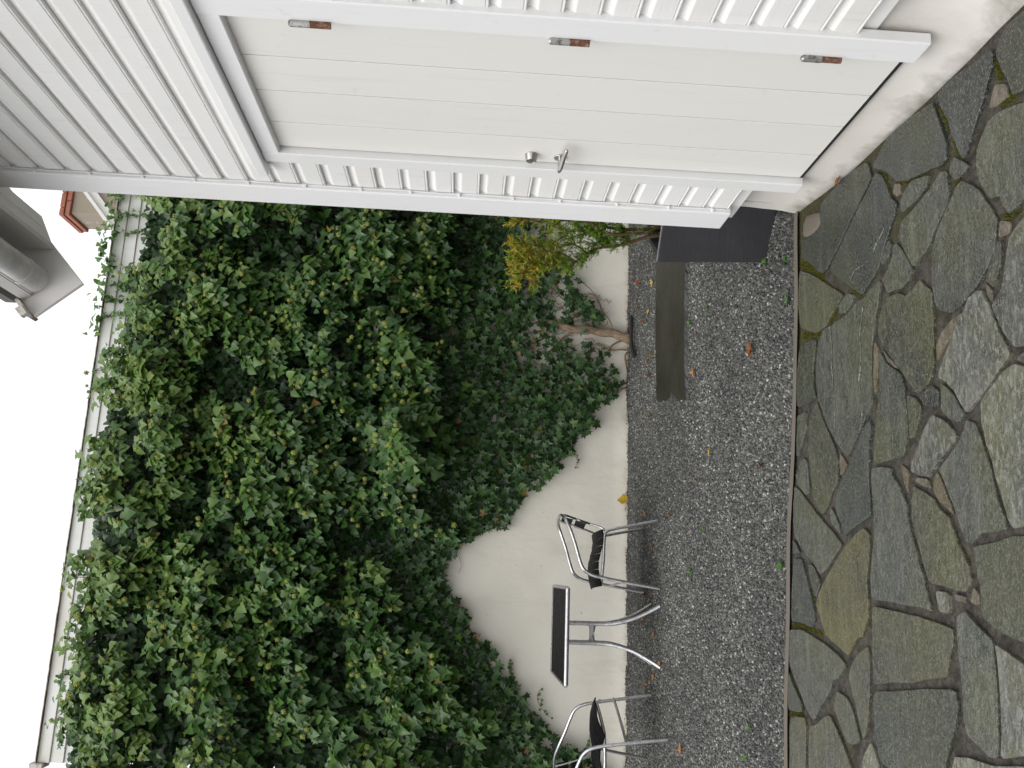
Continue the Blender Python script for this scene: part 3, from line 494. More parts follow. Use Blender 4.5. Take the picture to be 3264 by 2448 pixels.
L(rr.outputs[0], ip.inputs['Rotation']); L(rs.outputs[0], ip.inputs['Scale']); L(ip.outputs[0], jg.inputs[0]); L(gi.outputs[0], jg.inputs[0]); L(jg.outputs[0], go.inputs[0])
md = gravel.modifiers.new('chips', 'NODES'); md.node_group = ng

# ------------------------------------------------------------------ the white timber house on the right
WX = 1.595                                  # face of the sheathing; things stand out from it towards -x
house = empty('house', (1.6, 3.5, 0)); tag(house, 'white timber house with horizontal cladding and a plank door', 'house'); hp = house.location.copy()
def hpart(o):                                # keep world coordinates under the empty
    o.parent = house; o.location = o.location-hp; return o
hpart(MB().prism([(1.60, .30), (8.0, .30), (8.0, 3.62), (4.85, 6.5), (1.60, 3.58)], 'y', -1.5, 3.515).build('wall', M['siding']))
PITCH = .1085
def board_profile(h):
    o = [(0, .002), (0, .017), (.003, .0205), (.0065, .0205), (.009, .0165), (.0105, .0165), (.013, .020), (.074, .020), (.077, .0195), (.083, .0150), (.089, .0112), (.096, .0088), (h-.0005, .0078), (h-.0005, .002)]
    return [(WX-b, a) for a, b in o]
prof = board_profile(PITCH)
bm = {}
def siding(k, y0, y1):
    key = (round(y0, 3), round(y1, 3))
    if key not in bm:
        b = MB().prism([(x-WX, z) for x, z in prof], 'y', y0, y1); bm[key] = mesh('siding_board', b.V, b.F); bm[key].materials.append(M['siding'])
    o = link('siding_board', bm[key], None); o.location = (WX+random.uniform(-.0012, .0012), 0, .358+k*PITCH+random.uniform(-.0007, .0007)); return hpart(o)
for k in range(30):
    if k < 18: siding(k, .2, 2.138); siding(k, 3.149, 3.380)
    else: siding(k, .2, 3.380)
hpart(box('corner_board', (1.553, 3.378, .345), (1.592, 3.542, 3.66), M['trim'], bev=.005))
hpart(box('corner_board', (1.594, 3.517, .345), (1.72, 3.5415, 3.66), M['trim'], bev=.004))
# thin painted cable clipped along the inner edge of the corner board
pts = [(1.570+.0015*math.sin(i*2.1), 3.3725+.0015*math.sin(i*1.3), .375+i*.11) for i in range(30)]
hpart(MB().tube(pts, .0035, 6, 2).build('cable', M['trim'], smooth=True))
cm = MB().box((-.006, -.006, -.005), (.006, .010, .005), .0015); cmesh = mesh('cable_clip', cm.V, cm.F); cmesh.materials.append(M['trim'])
for i in range(15):
    o = link('cable_clip', cmesh, None); o.location = (1.566, 3.3725, .41+i*.222+random.uniform(-.02, .02)); hpart(o)
# plaster foundation with its foot run out onto the paving
def foot(y):  # x of the plaster's foot
    return np.interp(y, [1.0, 2.0, 2.4, 3.1, 3.5, 3.62], [1.535, 1.552, 1.556, 1.590, 1.640, 1.655])
V = []; F = []; rows = 14
ys = np.concatenate([np.linspace(-1.5, 2.0, 30), np.linspace(2.03, 2.26, 14), np.linspace(2.32, 3.02, 14), np.linspace(3.05, 3.53, 20)])
def ramp01(a, b, x): t = min(1, max(0, (x-a)/(b-a))); return t*t*(3-2*t)
for y in ys:
    fx = foot(y); ind = ramp01(1.98, 2.20, y)*(1-ramp01(3.08, 3.28, y)); cut = ramp01(2.175, 2.212, y)*(1-ramp01(3.088, 3.125, y))
    xt = 1.664+(1.607-1.664)*ind; zt = .36+(.1515-.36)*cut
    for j in range(rows):
        u = j/(rows-1); z = zt*(1-u)-.02*u; ub = 1-min(1, max(0, (z+.02)/.38))
        x = xt+(fx-xt)*(max(0, ub-.30)/.70)**1.9+.004*mnoise.noise(Vector((y*6, z*8, 3)))
        V.append((x, y, z))
k = len(V)
for y in ys: V.append((1.70, y, .36+(.1515-.36)*(ramp01(2.175, 2.212, y)*(1-ramp01(3.088, 3.125, y)))))
for i in range(len(ys)-1):
    for j in range(rows-1): F.append((i*rows+j, (i+1)*rows+j, (i+1)*rows+j+1, i*rows+j+1))
    F.append((k+i, k+i+1, (i+1)*rows, i*rows))
hpart(link('foundation', mesh('foundation', V, F, True), M['foundation']))
hpart(MB().box((1.658, 3.465, -.02), (4.0, 3.514, .33)).build('foundation_gable', M['foundation']))
# door casing
D0, D1, DZ0, DZ1 = 2.236, 3.074, .153, 2.24
hpart(box('door_casing', (1.556, 2.137, .140), (1.594, 2.2365, 2.2965), M['trim'], bev=.004))
hpart(box('door_casing', (1.556, 3.0745, .147), (1.594, 3.150, 2.2965), M['trim'], bev=.004))
hpart(box('head_casing', (1.5575, 2.237, 2.226), (1.594, 3.074, 2.296), M['trim'], bev=.004))
hpart(MB().prism([(1.594, 2.298), (1.532, 2.298), (1.530, 2.302), (1.530, 2.338), (1.534, 2.342), (1.594, 2.356)], 'y', 1.99, 3.226).build('drip_cap', M['trim']))
hpart(box('door_stop', (1.5945, 2.23, 2.2405), (1.64, 3.08, 2.29), M['dark'], bev=0))
# the door: five upright planks, hinges, lock, handle
door = empty('door'); door.location = (1.60, D0, DZ0); dl = door.location.copy(); hpart(door)
def dpart(o): o.parent = door; o.location = o.location-dl; return o
gy = [D0+.004, 2.469, 2.672, 2.884, D1-.004]
for a, b in zip(gy[:-1], gy[1:]):
    c = .0016; a += .0017; b -= .0017
    dpart(MB().prism([(1.632, a), (1.586+c*.6, a), (1.586, a+c), (1.586, b-c), (1.586+c*.6, b), (1.632, b)], 'z', DZ0+.012, DZ1-.006).build('plank', M['door']))
dpart(box('backing', (1.6325, D0, DZ0), (1.66, D1, DZ1), M['dark'], bev=0))
dpart(box('door_shadow_strip', (1.5868, D0+.003, DZ0-.0010), (1.6315, D1-.003, DZ0+.0115), M['dark'], bev=0))  # dark strip painting in the shadow line under the door
for i, (z, m2) in enumerate(((1.905, 'rust'), (1.138, 'rust'), (.370, 'rust'))):
    top = MB().tube([(1.5505, D0+.002, z+.062), (1.5505, D0+.002, z+.118)], .0110, 12).build('hinge', M['hinge'], smooth=True); dpart(top)
    hl = MB().tube([(1.5505, D0+.002, z), (1.5505, D0+.002, z+.060)], .0110 if i < 2 else .0095, 12)
    hl.box((1.551, D0+.001, z+.004), (1.5855, D0+.012, z+.056), .001)
    dpart(hl.build('hinge_knuckle', M[m2], smooth=True))
    dpart(MB().tube([(1.5505, D0+.002, z+.0595), (1.5505, D0+.002, z+.063)], .009, 10).build('hinge_ring', M['steel'], smooth=True))
    dpart(MB().tube([(1.5505, D0+.002, z+.117), (1.5505, D0+.002, z+.123)], [.0112, .007], 12).build('hinge_pin', M['hinge'], smooth=True))
def lathe(prof, center, axis=(-1, 0, 0), seg=24):
    """prof: (distance along axis, radius)"""
    ax = Vector(axis); n = ax.orthogonal().normalized(); b = ax.cross(n); V = []; F = []
    for d, r in prof:
        for k in range(seg):
            a = 2*math.pi*k/seg; V.append(Vector(center)+ax*d+(n*math.cos(a)+b*math.sin(a))*r)
    for i in range(len(prof)-1):
        for k in range(seg): F.append((i*seg+k, i*seg+(k+1) % seg, (i+1)*seg+(k+1) % seg, (i+1)*seg+k))
    F.append(tuple(range((len(prof)-1)*seg, len(prof)*seg))); return MB().add(V, F)
lc = lathe([(0, .026), (.003, .026), (.004, .0255), (.026, .0205), (.0275, .0195), (.0275, .017), (.0265, .0165), (.0268, .0)], (1.586, 3.015, 1.249)).build('lock_cylinder', M['steel'], smooth=True); dpart(lc)
kp = MB().box((1.5585, 3.008, 1.246), (1.560, 3.022, 1.2485), 0).build('keyhole', M['dark']); dpart(kp)
hz = 1.136
ros = lathe([(0, .0255), (.004, .0255), (.006, .0235), (.0065, .012)], (1.586, 3.020, hz)).build('handle_rosette', M['steel'], smooth=True); dpart(ros)
lev = MB().tube([(1.582, 3.020, hz), (1.555, 3.020, hz), (1.537, 3.018, hz-.0005)], [.008, .008, .0085], 12, 3).build('handle_spindle', M['steel'], smooth=True); dpart(lev)
lev = MB().tube([(1.531, 3.036, hz+.002), (1.534, 3.018, hz), (1.540, 2.988, hz-.003), (1.548, 2.948, hz-.006), (1.552, 2.913, hz-.010), (1.553, 2.900, hz-.012)], [.006, .0095, .0098, .0095, .009, .0045], 14, 4).build('handle_lever', M['steel'], smooth=True); dpart(lev)
# roof overhang: soffit, fascia, bargeboard, half-round gutter
sl_ = .68/.73
hpart(MB().prism([(1.16, 3.60), (1.20, 3.56), (4.85, 3.56+3.65*sl_), (4.85, 3.66+3.65*sl_), (1.16, 3.65)], 'y', -1.5, 3.965).build('roof', M['tile']))
hpart(MB().prism([(1.175, 3.575), (1.20, 3.535), (4.84, 3.535+3.64*sl_), (4.84, 3.558+3.64*sl_), (1.20, 3.558)], 'y', -1.5, 3.963).build('eave_boarding', M['soffit']))
hpart(MB().prism([(8.5, 3.50), (8.5, 3.60), (4.852, 3.66+3.65*sl_), (4.852, 3.50+3.65*sl_)], 'y', -1.5, 3.965).build('roof_slope', M['tile']))
for i, (a, b) in enumerate(((1.458, 1.525), (1.527, 1.60))):
    z0 = 3.478+(a-1.458)*.5; z1 = 3.478+(b-1.458)*.5
    hpart(MB().prism([(a, z0), (b, z1), (b, z1+.018), (a, z0+.018)], 'y', -1.5, 3.962).build('soffit_board', M['soffit']))
hpart(box('fascia', (1.434, -1.5, 3.468), (1.456, 3.962, 3.74), M['soffit'], bev=.002))
def rake(x0, z0, ln, d0, d1):  # parallelogram along the rake, perpendicular cut ends
    ux, uz = .746, .666; nx, nz = -.666, .746
    return [(x0+nx*d0, z0+nz*d0), (x0+ux*ln+nx*d0, z0+uz*ln+nz*d0), (x0+ux*ln+nx*d1, z0+uz*ln+nz*d1), (x0+nx*d1, z0+nz*d1)]
hpart(MB().prism(rake(1.275, 3.314, 4.7, 0, .265), 'y', 3.968, 3.992).build('bargeboard', M['soffit']))
hpart(MB().prism(rake(1.275, 3.314, 4.7, .2665, .283), 'y', 3.93, 4.015).build('drip_edge', M['rustedge']))
hpart(MB().prism(rake(1.2745, 3.3135, .05, .267, .298), 'y', 3.90, 3.929).build('flashing_end', M['rustedge']))
GX, GZ, GR = 1.272, 3.524, .066
arc = [(GX+GR*math.cos(a), GZ+GR*math.sin(a)) for a in np.linspace(math.pi, 2*math.pi, 15)]
arc2 = [(GX+(GR-.003)*math.cos(a), GZ+(GR-.003)*math.sin(a)) for a in np.linspace(2*math.pi, math.pi, 15)]
gut = MB().prism(arc+arc2, 'y', -1.5, 3.93).build('gutter', M['zinc'], smooth=True); hpart(gut)
ec = MB().prism(arc, 'y', 3.9305, 3.9345).build('end_cap', M['zinc']); ec.parent = gut
ec = MB().tube([(GX-GR+.004, -1.5, GZ+.004), (GX-GR+.004, 3.94, GZ+.004)], .0085, 10).build('bead', M['zinc'], smooth=True); ec.parent = gut
for y in (3.78, 3.08, 2.38, 1.68):
    a3 = [(GX+(GR+.004)*math.cos(a), GZ+(GR+.004)*math.sin(a)) for a in np.linspace(math.pi, 2*math.pi, 15)]; a4 = [(GX+(GR+.0005)*math.cos(a), GZ+(GR+.0005)*math.sin(a)) for a in np.linspace(2*math.pi, math.pi, 15)]
    ec = MB().prism(a3+a4, 'y', y, y+.03).build('bracket', M['zinc'], smooth=True); ec.parent = gut

# ------------------------------------------------------------------ tall boundary wall behind the gravel
WY = 7.72; WT = 4.862; WXL = -1.655
wall = empty('boundary_wall', (2, WY, 0)); tag(wall, 'tall cream rendered wall topped with white boards, half hidden by ivy', 'wall'); wl = wall.location.copy()
def wpart(o): o.parent = wall; o.location = o.location-wl; return o
V = []; F = []; xs = np.linspace(WXL, 7.0, 150); zs = np.linspace(-.12, 4.50, 80)
for x in xs:
    for z in zs: V.append((x, WY+.010*mnoise.noise(Vector((x*2.3, z*2.3, 0)))+.004*mnoise.noise(Vector((x*9, z*7, 4)))-.02*math.exp(-((z+.06)/.08)**2)*(x < 1.4), z))
nz_ = len(zs)
for i in range(len(xs)-1):
    for j in range(nz_-1): F.append((i*nz_+j, (i+1)*nz_+j, (i+1)*nz_+j+1, i*nz_+j+1))
wpart(link('render_face', mesh('render_face', V, F, True), M['wallplaster']))
wpart(MB().box((WXL+.001, WY+.02, -.12), (7.0, WY+.30, 4.84)).build('masonry', M['wallplaster']))
for z0, z1 in ((4.50, 4.635), (4.637, 4.747), (4.749, 4.852)):
    wpart(MB().prism([(WY+.019, z0), (WY-.016, z0), (WY-.018, z0+.004), (WY-.006, z1-.004), (WY-.004, z1), (WY+.019, z1)], 'x', WXL-.01, 7.0).build('top_board', M['weathered']))
wpart(MB().prism([(WY-.030, 4.853), (WY-.026, 4.852), (WY-.024, 4.856), (WY+.33, 4.875), (WY+.33, 4.881), (WY-.026, 4.861)], 'x', WXL-.03, 7.0).build('cap_flashing', M['rustedge']))
wpart(box('corner_bracket', (WXL-.055, WY-.04, 4.79), (WXL-.012, WY+.10, 4.90), M['rustedge'], bev=.006))

# ------------------------------------------------------------------ neighbour's roof and chimney beyond the wall
nb = empty('neighbour_house', (6, 11.5, 0)); tag(nb, 'neighbouring roof edge and brick-capped chimney rising above the ivy wall', 'house'); nl = nb.location.copy()
def npart(o): o.parent = nb; o.location = o.location-nl; return o
ns = .84
def nz(x): return 6.494+(x-4.505)*ns
npart(MB().prism([(3.6, 0), (9, 0), (9, nz(7.0)-.5), (7.0, nz(7.0)-.2), (3.6, nz(3.6)-.25)], 'y', 11.35, 15).build('wall', M['weathered']))
npart(MB().prism([(3.35, nz(3.35)-.16), (7.0, nz(7)-.16), (7.0, nz(7)+.0), (3.35, nz(3.35)+.0)], 'y', 11.03, 11.055).build('bargeboard', M['weathered']))
npart(MB().prism([(3.35, nz(3.35)-.03), (7.0, nz(7)-.03), (7.0, nz(7)+.028), (3.35, nz(3.35)+.028)], 'y', 11.0, 11.028).build('drip_board', M['weathered']))
npart(MB().prism([(3.35, nz(3.35)-.1), (7.0, nz(7)-.1), (7.0, nz(7)+.02), (3.35, nz(3.35)+.02)], 'y', 11.056, 15).build('roof', M['tile']))
CX0, CX1, CY0, CY1 = 4.53, 5.30, 11.06, 11.60
ch = MB().box((CX0, CY0, 6.2), (CX1, CY1, 6.935), .01).build('chimney', M['shaft']); npart(ch)
BL, BH, BW = .205, .062, .10
def brick(a, b):
    m_ = MB().box(a, b, .006); o = link('brick', mesh('brick', m_.V, m_.F), M['brick']); o.parent = ch; return o
for row in range(2):
    z = 6.937+row*(BH+.010); ex = .035+.012*row
    x = CX0-ex+(-.10 if row else 0)
    while x < CX1+ex:
        x0, x1 = max(x, CX0-ex), min(x+BL, CX1+ex)
        if x1-x0 > .03: brick((x0, CY0-ex, z), (x1, CY0-ex+BW, z+BH)); brick((x0, CY1+ex-BW, z), (x1, CY1+ex, z+BH))
        x += BL+.010
    y = CY0-ex+BW+.010
    while y < CY1+ex-BW-.02:
        y1 = min(y+BL, CY1+ex-BW-.010); brick((CX0-ex, y, z), (CX0-ex+BW, y1, z+BH)); brick((CX1+ex-BW, y, z), (CX1+ex, y1, z+BH)); y = y1+.010
o = MB().box((CX0-.02, CY0-.02, 6.9375), (CX1+.02, CY1+.02, 7.068)).build('cap_mortar', M['concrete']); o.parent = ch

# ------------------------------------------------------------------ slate slab lying on the gravel, slate planter
def slab(name, pts, z0, z1, mt, me_, parent=None, rough_edge=.010):
    q = []
    for i in range(len(pts)):
        a, b = pts[i], pts[(i+1) % len(pts)]; k = max(2, int(math.hypot(b[0]-a[0], b[1]-a[1])/.03))
        for j in range(k): q.append((a[0]+(b[0]-a[0])*j/k, a[1]+(b[1]-a[1])*j/k))
    if sum(q[i][0]*q[(i+1) % len(q)][1]-q[(i+1) % len(q)][0]*q[i][1] for i in range(len(q))) < 0: q.reverse()
    n = len(q); V = []
    for lv, z in enumerate((z1, z1-(z1-z0)*.35, z1-(z1-z0)*.7, z0)):
        for x, y in q: V.append((x+rough_edge*mnoise.noise(Vector((x*22, y*22, lv*7))), y+rough_edge*1.3*mnoise.noise(Vector((x*22, y*22, lv*7+3)))-(.006*lv), z))
    top = mesh(name, V, [tuple(range(n))]+[(l*n+(i+1) % n, l*n+i, (l+1)*n+i, (l+1)*n+(i+1) % n) for l in range(3) for i in range(n)])
    top.materials.append(mt); top.materials.append(me_); top.polygons.foreach_set('material_index', [0]+[1]*(3*n))
    return link(name, top, None, parent)
o = slab('slate_slab', [(2.75, 6.49), (1.916, 6.53), (1.36, 6.485), (1.19, 5.60), (1.457, 5.63), (1.968, 5.61), (2.45, 5.55)], -.09, -.036, M['slab'], M['slabedge'])
tag(o, 'long flat olive slate slab lying on the gravel beside the planter', 'stone slab')
ang = math.atan2(-.63, .777)
pl = empty('planter', (1.615, 4.075, -.06), ang); tag(pl, 'dark standing slate planter box beside the house corner', 'planter')
def panel(a, b, lean=0.):
    m_ = MB().box(a, b, .004); V = [(x-(lean*(z/.56) if x < .3 else 0), y+.003*mnoise.noise(Vector((x*9, z*9, y*3))), z) for x, y, z in m_.V]
    return link('slate_panel', mesh('slate_panel', V, m_.F), M['slabdark'], pl)
panel((0, 0, 0), (.60, .022, .567), .03); panel((0, .46, 0), (.60, .482, .545), .03); panel((.002, .023, 0), (.022, .459, .552), .03); panel((.578, .023, 0), (.598, .459, .552))
link('top_edge', mesh('top_edge', MB().box((-.028, .0005, .5672), (.60, .0215, .5695)).V, MB().box((0, 0, 0), (1, 1, 1)).F), M['paleedge'], pl)
box('soil', (.024, .024, .02), (.576, .458, .44), M['gravelbase'], pl, 0)

# ------------------------------------------------------------------ foliage helpers
def leaf_shape(kind):
    if kind == 'adult':
        half = [(0, 0), (.17, -.05), (.37, .05), (.46, .25), (.37, .50), (.17, .78)]
        mid = [(0, .02), (0, .24), (0, .52), (0, 1.)]
        fac = lambda m, e: [(m[0], e[1], e[2]), (m[0], e[2], e[3], m[1]), (m[1], e[3], e[4], m[2]), (m[2], e[4], e[5], m[3])]
    else:
        half = [(0, 0), (.20, -.06), (.50, .00), (.29, .22), (.56, .44), (.20, .54)]
        mid = [(0, .08), (0, .34), (0, .62), (0, 1.)]
        fac = lambda m, e: [(m[0], e[1], e[2], e[3]), (m[0], e[3], m[1]), (m[1], e[3], e[4], e[5]), (m[1], e[5], m[2]), (m[2], e[5], m[3])]
    V = [(x, y, 0) for x, y in mid]; F = []; rib = [1]*4
    for sgn in (1, -1):
        k = len(V); V += [(sgn*x, y, 0) for x, y in half]; rib += [0]*len(half)
        f = fac([0, 1, 2, 3], [k+i for i in range(len(half))]); F += f if sgn < 0 else [tuple(reversed(q)) for q in f]
    V = np.array(V, float)
    used = sorted({i for f in F for i in f}); mp = {a: b for b, a in enumerate(used)}
    return V[used], [tuple(mp[i] for i in f) for f in F], np.array(rib)[used]
SH = {k: leaf_shape(k) for k in ('adult', 'young')}
def bend(V, fold, droop, cup):
    W = V.copy(); W[:, 2] = np.abs(V[:, 0])*fold-droop*np.clip(V[:, 1], 0, 1)**2+cup*np.sin(V[:, 1]*7+V[:, 0]*9)*.03; W[:, 1] = V[:, 1]-.25*droop*np.clip(V[:, 1], 0, 1)**2
    return W
class Leaves:
    def __init__(s): s.items = []
    def put(s, kind, pos, nrm, tip, size, tint):
        s.items.append((kind, np.array(pos, float), np.array(nrm, float), np.array(tip, float), size, tint))
    def frame(s, it):
        _, p, n, t, size, _ = it
        n = n/(np.linalg.norm(n)+1e-9); t = t-n*(t@n); t /= np.linalg.norm(t)+1e-9; x = np.cross(t, n)
        return np.stack([x, t, n], 1), p, size
    def build(s, items, r):
        VV = []; FF = []; TT = []; k = 0
        for it in items:
            V, F, rib = SH[it[0]]; W = bend(V, r.uniform(.05, .5), r.uniform(-.05, .4), r.uniform(0, 1)); B, p, sz = s.frame(it)
            if it[0] == 'adult' and r.random() < .5: W[np.abs(V[:, 1]-.25) < .02, 0] *= 1.18; W[np.abs(V[:, 1]-.5) < .01, 0] *= .78
            P = (W*np.array([r.uniform(.85, 1.15), 1, 1])*sz)@B.T+p; VV.append(P); FF += [tuple(i+k for i in f) for f in F]; k += len(V)
            TT.append(np.clip(it[5]+rib*.06+r.uniform(-.02, .02, len(V)), 0, .885) if it[5] < .9 else np.full(len(V), it[5]))
        return np.concatenate(VV), FF, np.concatenate(TT)

# ------------------------------------------------------------------ ivy
ivy = empty('ivy', (2.2, WY-.06, -.05)); tag(ivy, 'huge dark green flowering ivy covering most of the tall wall', 'ivy'); il = ivy.location.copy()
def ipart(o): o.parent = ivy; o.location = o.location-il; return o
def N2(x, z, s, k=0): return mnoise.noise(Vector((x*s, z*s, k)))
def sst(a, b, x): t = min(1, max(0, (x-a)/(b-a))); return t*t*(3-2*t)
def in_ivy(x, z, grow=0.):
    j = .07*N2(x, z, 5, 2)+.05*N2(x, z, 13, 8)
    return inside((x+j, z+.8*j+grow), IVY_OUTLINE)
def adult(x, z):
    lim = 1.55+.25*N2(x, z, 1.1, 5)+(.35 if x < .3 and x > -.5 else 0)-.55*sst(-.4, -1.2, x)
    return sst(lim-.15, lim+.45, z)
def thick(x, z):
    return .09+adult(x, z)*(.29+.26*N2(x, z, 1.5, 3)+.14*N2(x, z, 3.1, 6))*(1-.45*sst(4.1, 4.6, z))
LV = Leaves(); r = np.random.default_rng(11)
def rv(s): return r.normal(0, s, 3)
X0, X1, Z0, Z1 = -2.0, 3.9, .0, 4.75
# close layer against the wall
cnt = 0
while cnt < 24000:
    x, z = r.uniform(X0, X1), r.uniform(Z0, Z1)
    if not in_ivy(x, z): continue
    if z < 1.05 and x > 1.72 and r.random() < .66*(.6+.8*N2(x, z, 4, 1)+.2): cnt += .4; continue
    if z < .62 and abs(x-2.22-.1*(z-.3)) < .09: cnt += .3; continue
    a = adult(x, z); T = thick(x, z)
    d = r.uniform(.02, .10) if a < .4 else r.uniform(.03, max(.06, T*.65))
    young = r.random() > a*.85
    sz = r.uniform(.050, .086) if young else r.uniform(.06, .095)
    tint = r.normal(.36, .12) if young else r.normal(.24, .10)
    u = r.random()
    if young and u > .975 and z < 2: tint = r.uniform(.92, 1)
    LV.put('young' if young else 'adult', (x, WY-d, z), np.array([0, -1, .35])+rv(.38), np.array([0, -.25, -1])+rv(.5), sz, min(max(tint, 0), .88) if tint < .9 else tint); cnt += 1
# young shoots standing off the wall in loose overlapping sprays
for i in range(520):
    x, z = r.uniform(X0, X1), r.uniform(Z0, 2.1)
    if not in_ivy(x, z, -.03) or adult(x, z) > .6: continue
    if z < 1.0 and x > 1.75 and r.random() < .6: continue
    dirx = r.normal(0, 1); q = np.array([x, WY-.09, z]); dv = np.array([dirx, -.1, r.uniform(-1, .3)]); dv /= np.linalg.norm(dv)
    for j in range(int(r.integers(4, 9))):
        p = q+dv*.032*j+rv(.012); p[1] = WY-.06-r.uniform(.02, .09)
        if in_ivy(p[0], p[2]): LV.put('young', p, np.array([0, -1, .5])+rv(.28), np.array([0, -.2, -1])+rv(.45), r.uniform(.055, .09), min(.86, max(.2, r.normal(.44, .11))))
# adult flowering branches: clumps of glossy leaves round a shoot tip
front = []; heads = []; shoots = MB(); NC = 0; centres = []
tries = 0
while NC < 640 and tries < 20000:
    tries += 1
    x, z = r.uniform(X0, X1), r.uniform(1.0, 4.72)
    if not in_ivy(x, z, -.02): continue
    a = adult(x, z)
    if r.random() > a: continue
    hol = N2(x, z, 2.3, 21)+.5*N2(x, z, 5, 31)
    if hol < -.17: continue                                   # hollows between the branches stay dark
    if any((x-cx)**2+(z-cz)**2 < .075**2 for cx, cz in centres): continue
    centres.append((x, z)); NC += 1
    T = thick(x, z)*(.85+.5*max(0, hol)); C = np.array([x, WY-T, z]); rad = r.uniform(.085, .15)
    axis = np.array([r.normal(0, .35), -1, r.uniform(-.1, .7)]); axis /= np.linalg.norm(axis)
    lum = r.normal(.46, .10)+.27*sst(2.6, 4.5, z)+.18*hol  # sky glare painted into the tint: paler upwards; also darker beside hollows
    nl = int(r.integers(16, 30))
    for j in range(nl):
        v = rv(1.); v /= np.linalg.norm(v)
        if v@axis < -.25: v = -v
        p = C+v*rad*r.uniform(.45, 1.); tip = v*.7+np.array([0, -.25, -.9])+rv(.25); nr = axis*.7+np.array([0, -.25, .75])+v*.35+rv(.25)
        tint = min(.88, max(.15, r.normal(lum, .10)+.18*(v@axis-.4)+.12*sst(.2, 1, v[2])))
        if r.random() < .006: tint = r.uniform(.9, .96)
        sz = (.045+.055*r.random()**1.3)*(1.08 if T > .3 else .95)
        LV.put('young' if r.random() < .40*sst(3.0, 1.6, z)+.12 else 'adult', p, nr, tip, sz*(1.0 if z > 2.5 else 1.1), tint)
        if v@axis > .25 and LV.items[-1][0] == 'adult': front.append((sz*(1+.3*r.random())*(1.2 if T > .2 else .8), len(LV.items)-1))
    shoots.tube([C-axis*T*.8+np.array([0, 0, -.1]), C-axis*.08, C+axis*rad*.6], [.006, .004, .002], 5)
    if z > 1.5 and r.random() < .62:
        for j in range(int(r.integers(1, 4))):
            h = C+axis*(rad*r.uniform(.75, 1.25))+rv(.045); heads.append(h)
            shoots.tube([C+axis*rad*.3, (C+h)/2+np.array([0, 0, .01]), h], [.0022, .002, .0018], 4)
# trailing vines on the white boards at the top, and along the cap
vines = MB()
for i in range(26):
    x = r.uniform(-1.5, 3.4); z0 = 4.45; n_ = int(r.integers(4, 12)) if x < 1.4 else int(r.integers(8, 15)); p = np.array([x, WY-.03, z0]); dx = r.normal(0, .35); path = [p.copy()]
    for j in range(n_):
        p = p+np.array([dx*.03+r.normal(0, .008), 0, .034]); path.append(p.copy())
        if p[2] > 4.90: break
        for k_ in range(2):
            LV.put('young' if r.random() < .6 else 'adult', p+np.array([r.normal(0, .02), -r.uniform(.0, .03), r.normal(0, .012)]), np.array([0, -1, .5])+rv(.4), np.array([r.normal(0, .6), -.2, -.8]), r.uniform(.03, .062), min(.86, r.normal(.66, .10)))
    if len(path) > 2: vines.tube(path, .003, 5)
for i in range(170):
    x = 1.95+1.7*r.random()**.8; LV.put('adult', (x, WY-.04-r.uniform(0, .07), 4.87+r.normal(.0, .045)+.06*N2(x, 0, 4)), np.array([0, -.8, .7])+rv(.4), np.array([r.normal(0, .6), -.3, -.8]), r.uniform(.04, .07), min(.87, r.normal(.70, .09)))
# a few sprigs reaching out over the bare render
def sprig(path, n_, s):
    P = [np.array(q) for q in path]; vines.tube(P, .0025, 5, 3)
    for j in range(n_):
        u = j/(n_-1)*(len(P)-1.001); i_ = int(u); p = P[i_]*(1-u+i_)+P[i_+1]*(u-i_)
        LV.put('young', p+rv(.008)+np.array([0, -.015, 0]), np.array([0, -1, .4])+rv(.3), np.array([r.normal(0, .7), -.2, -.7]), r.uniform(.6, 1.)*s, min(.8, max(.25, r.normal(.5, .1))))
sprig([(-.95, WY-.03, .93), (-.86, WY-.03, .96), (-.80, WY-.03, .99), (-.74, WY-.03, .98)], 12, .045)
sprig([(-1.20, WY-.03, .62), (-1.12, WY-.03, .70), (-1.05, WY-.03, .73), (-.98, WY-.03, .71)], 10, .035)
sprig([(1.08, WY-.02, .46), (1.02, WY-.02, .42), (.96, WY-.02, .44)], 7, .026)
sprig([(-1.50, WY-.04, .36), (-1.42, WY-.04, .30), (-1.33, WY-.04, .27)], 8, .05)
vines.tube([(.27, WY-.02, 1.55), (.20, WY-.02, 1.50), (.06, WY-.02, 1.44), (-.02, WY-.02, 1.46)], .0018, 5, 4)
# 300 of the foremost leaves stand as leaves of their own, the rest is one mass
front.sort(reverse=True); own = set(i for _, i in front[:300])
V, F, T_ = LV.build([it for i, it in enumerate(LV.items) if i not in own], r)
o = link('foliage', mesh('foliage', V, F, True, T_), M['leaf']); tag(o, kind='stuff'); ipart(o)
LM = []
for k in range(15):
    Vv, Ff, rib = SH['adult']; W = bend(Vv, .1+.03*k, .05+.02*k, k/15)
    me = mesh('ivy_leaf', W, Ff, True, np.clip(.38+.03*k+rib*.06, 0, .88)); me.materials.append(M['leaf']); LM.append(me)
for i in sorted(own):
    it = LV.items[i]; B, p, sz = LV.frame(it); k = int(min(14, max(0, round((it[5]-.38)/.03))))
    o = link('leaf', LM[k], None); o.matrix_world = Matrix.Translation(Vector(p)) @ Matrix(B.tolist()).to_4x4() @ Matrix.Scale(sz, 4)
    mw = o.matrix_world.copy(); o.parent = ivy; o.matrix_parent_inverse = Matrix.Translation(-il); o.matrix_basis = mw
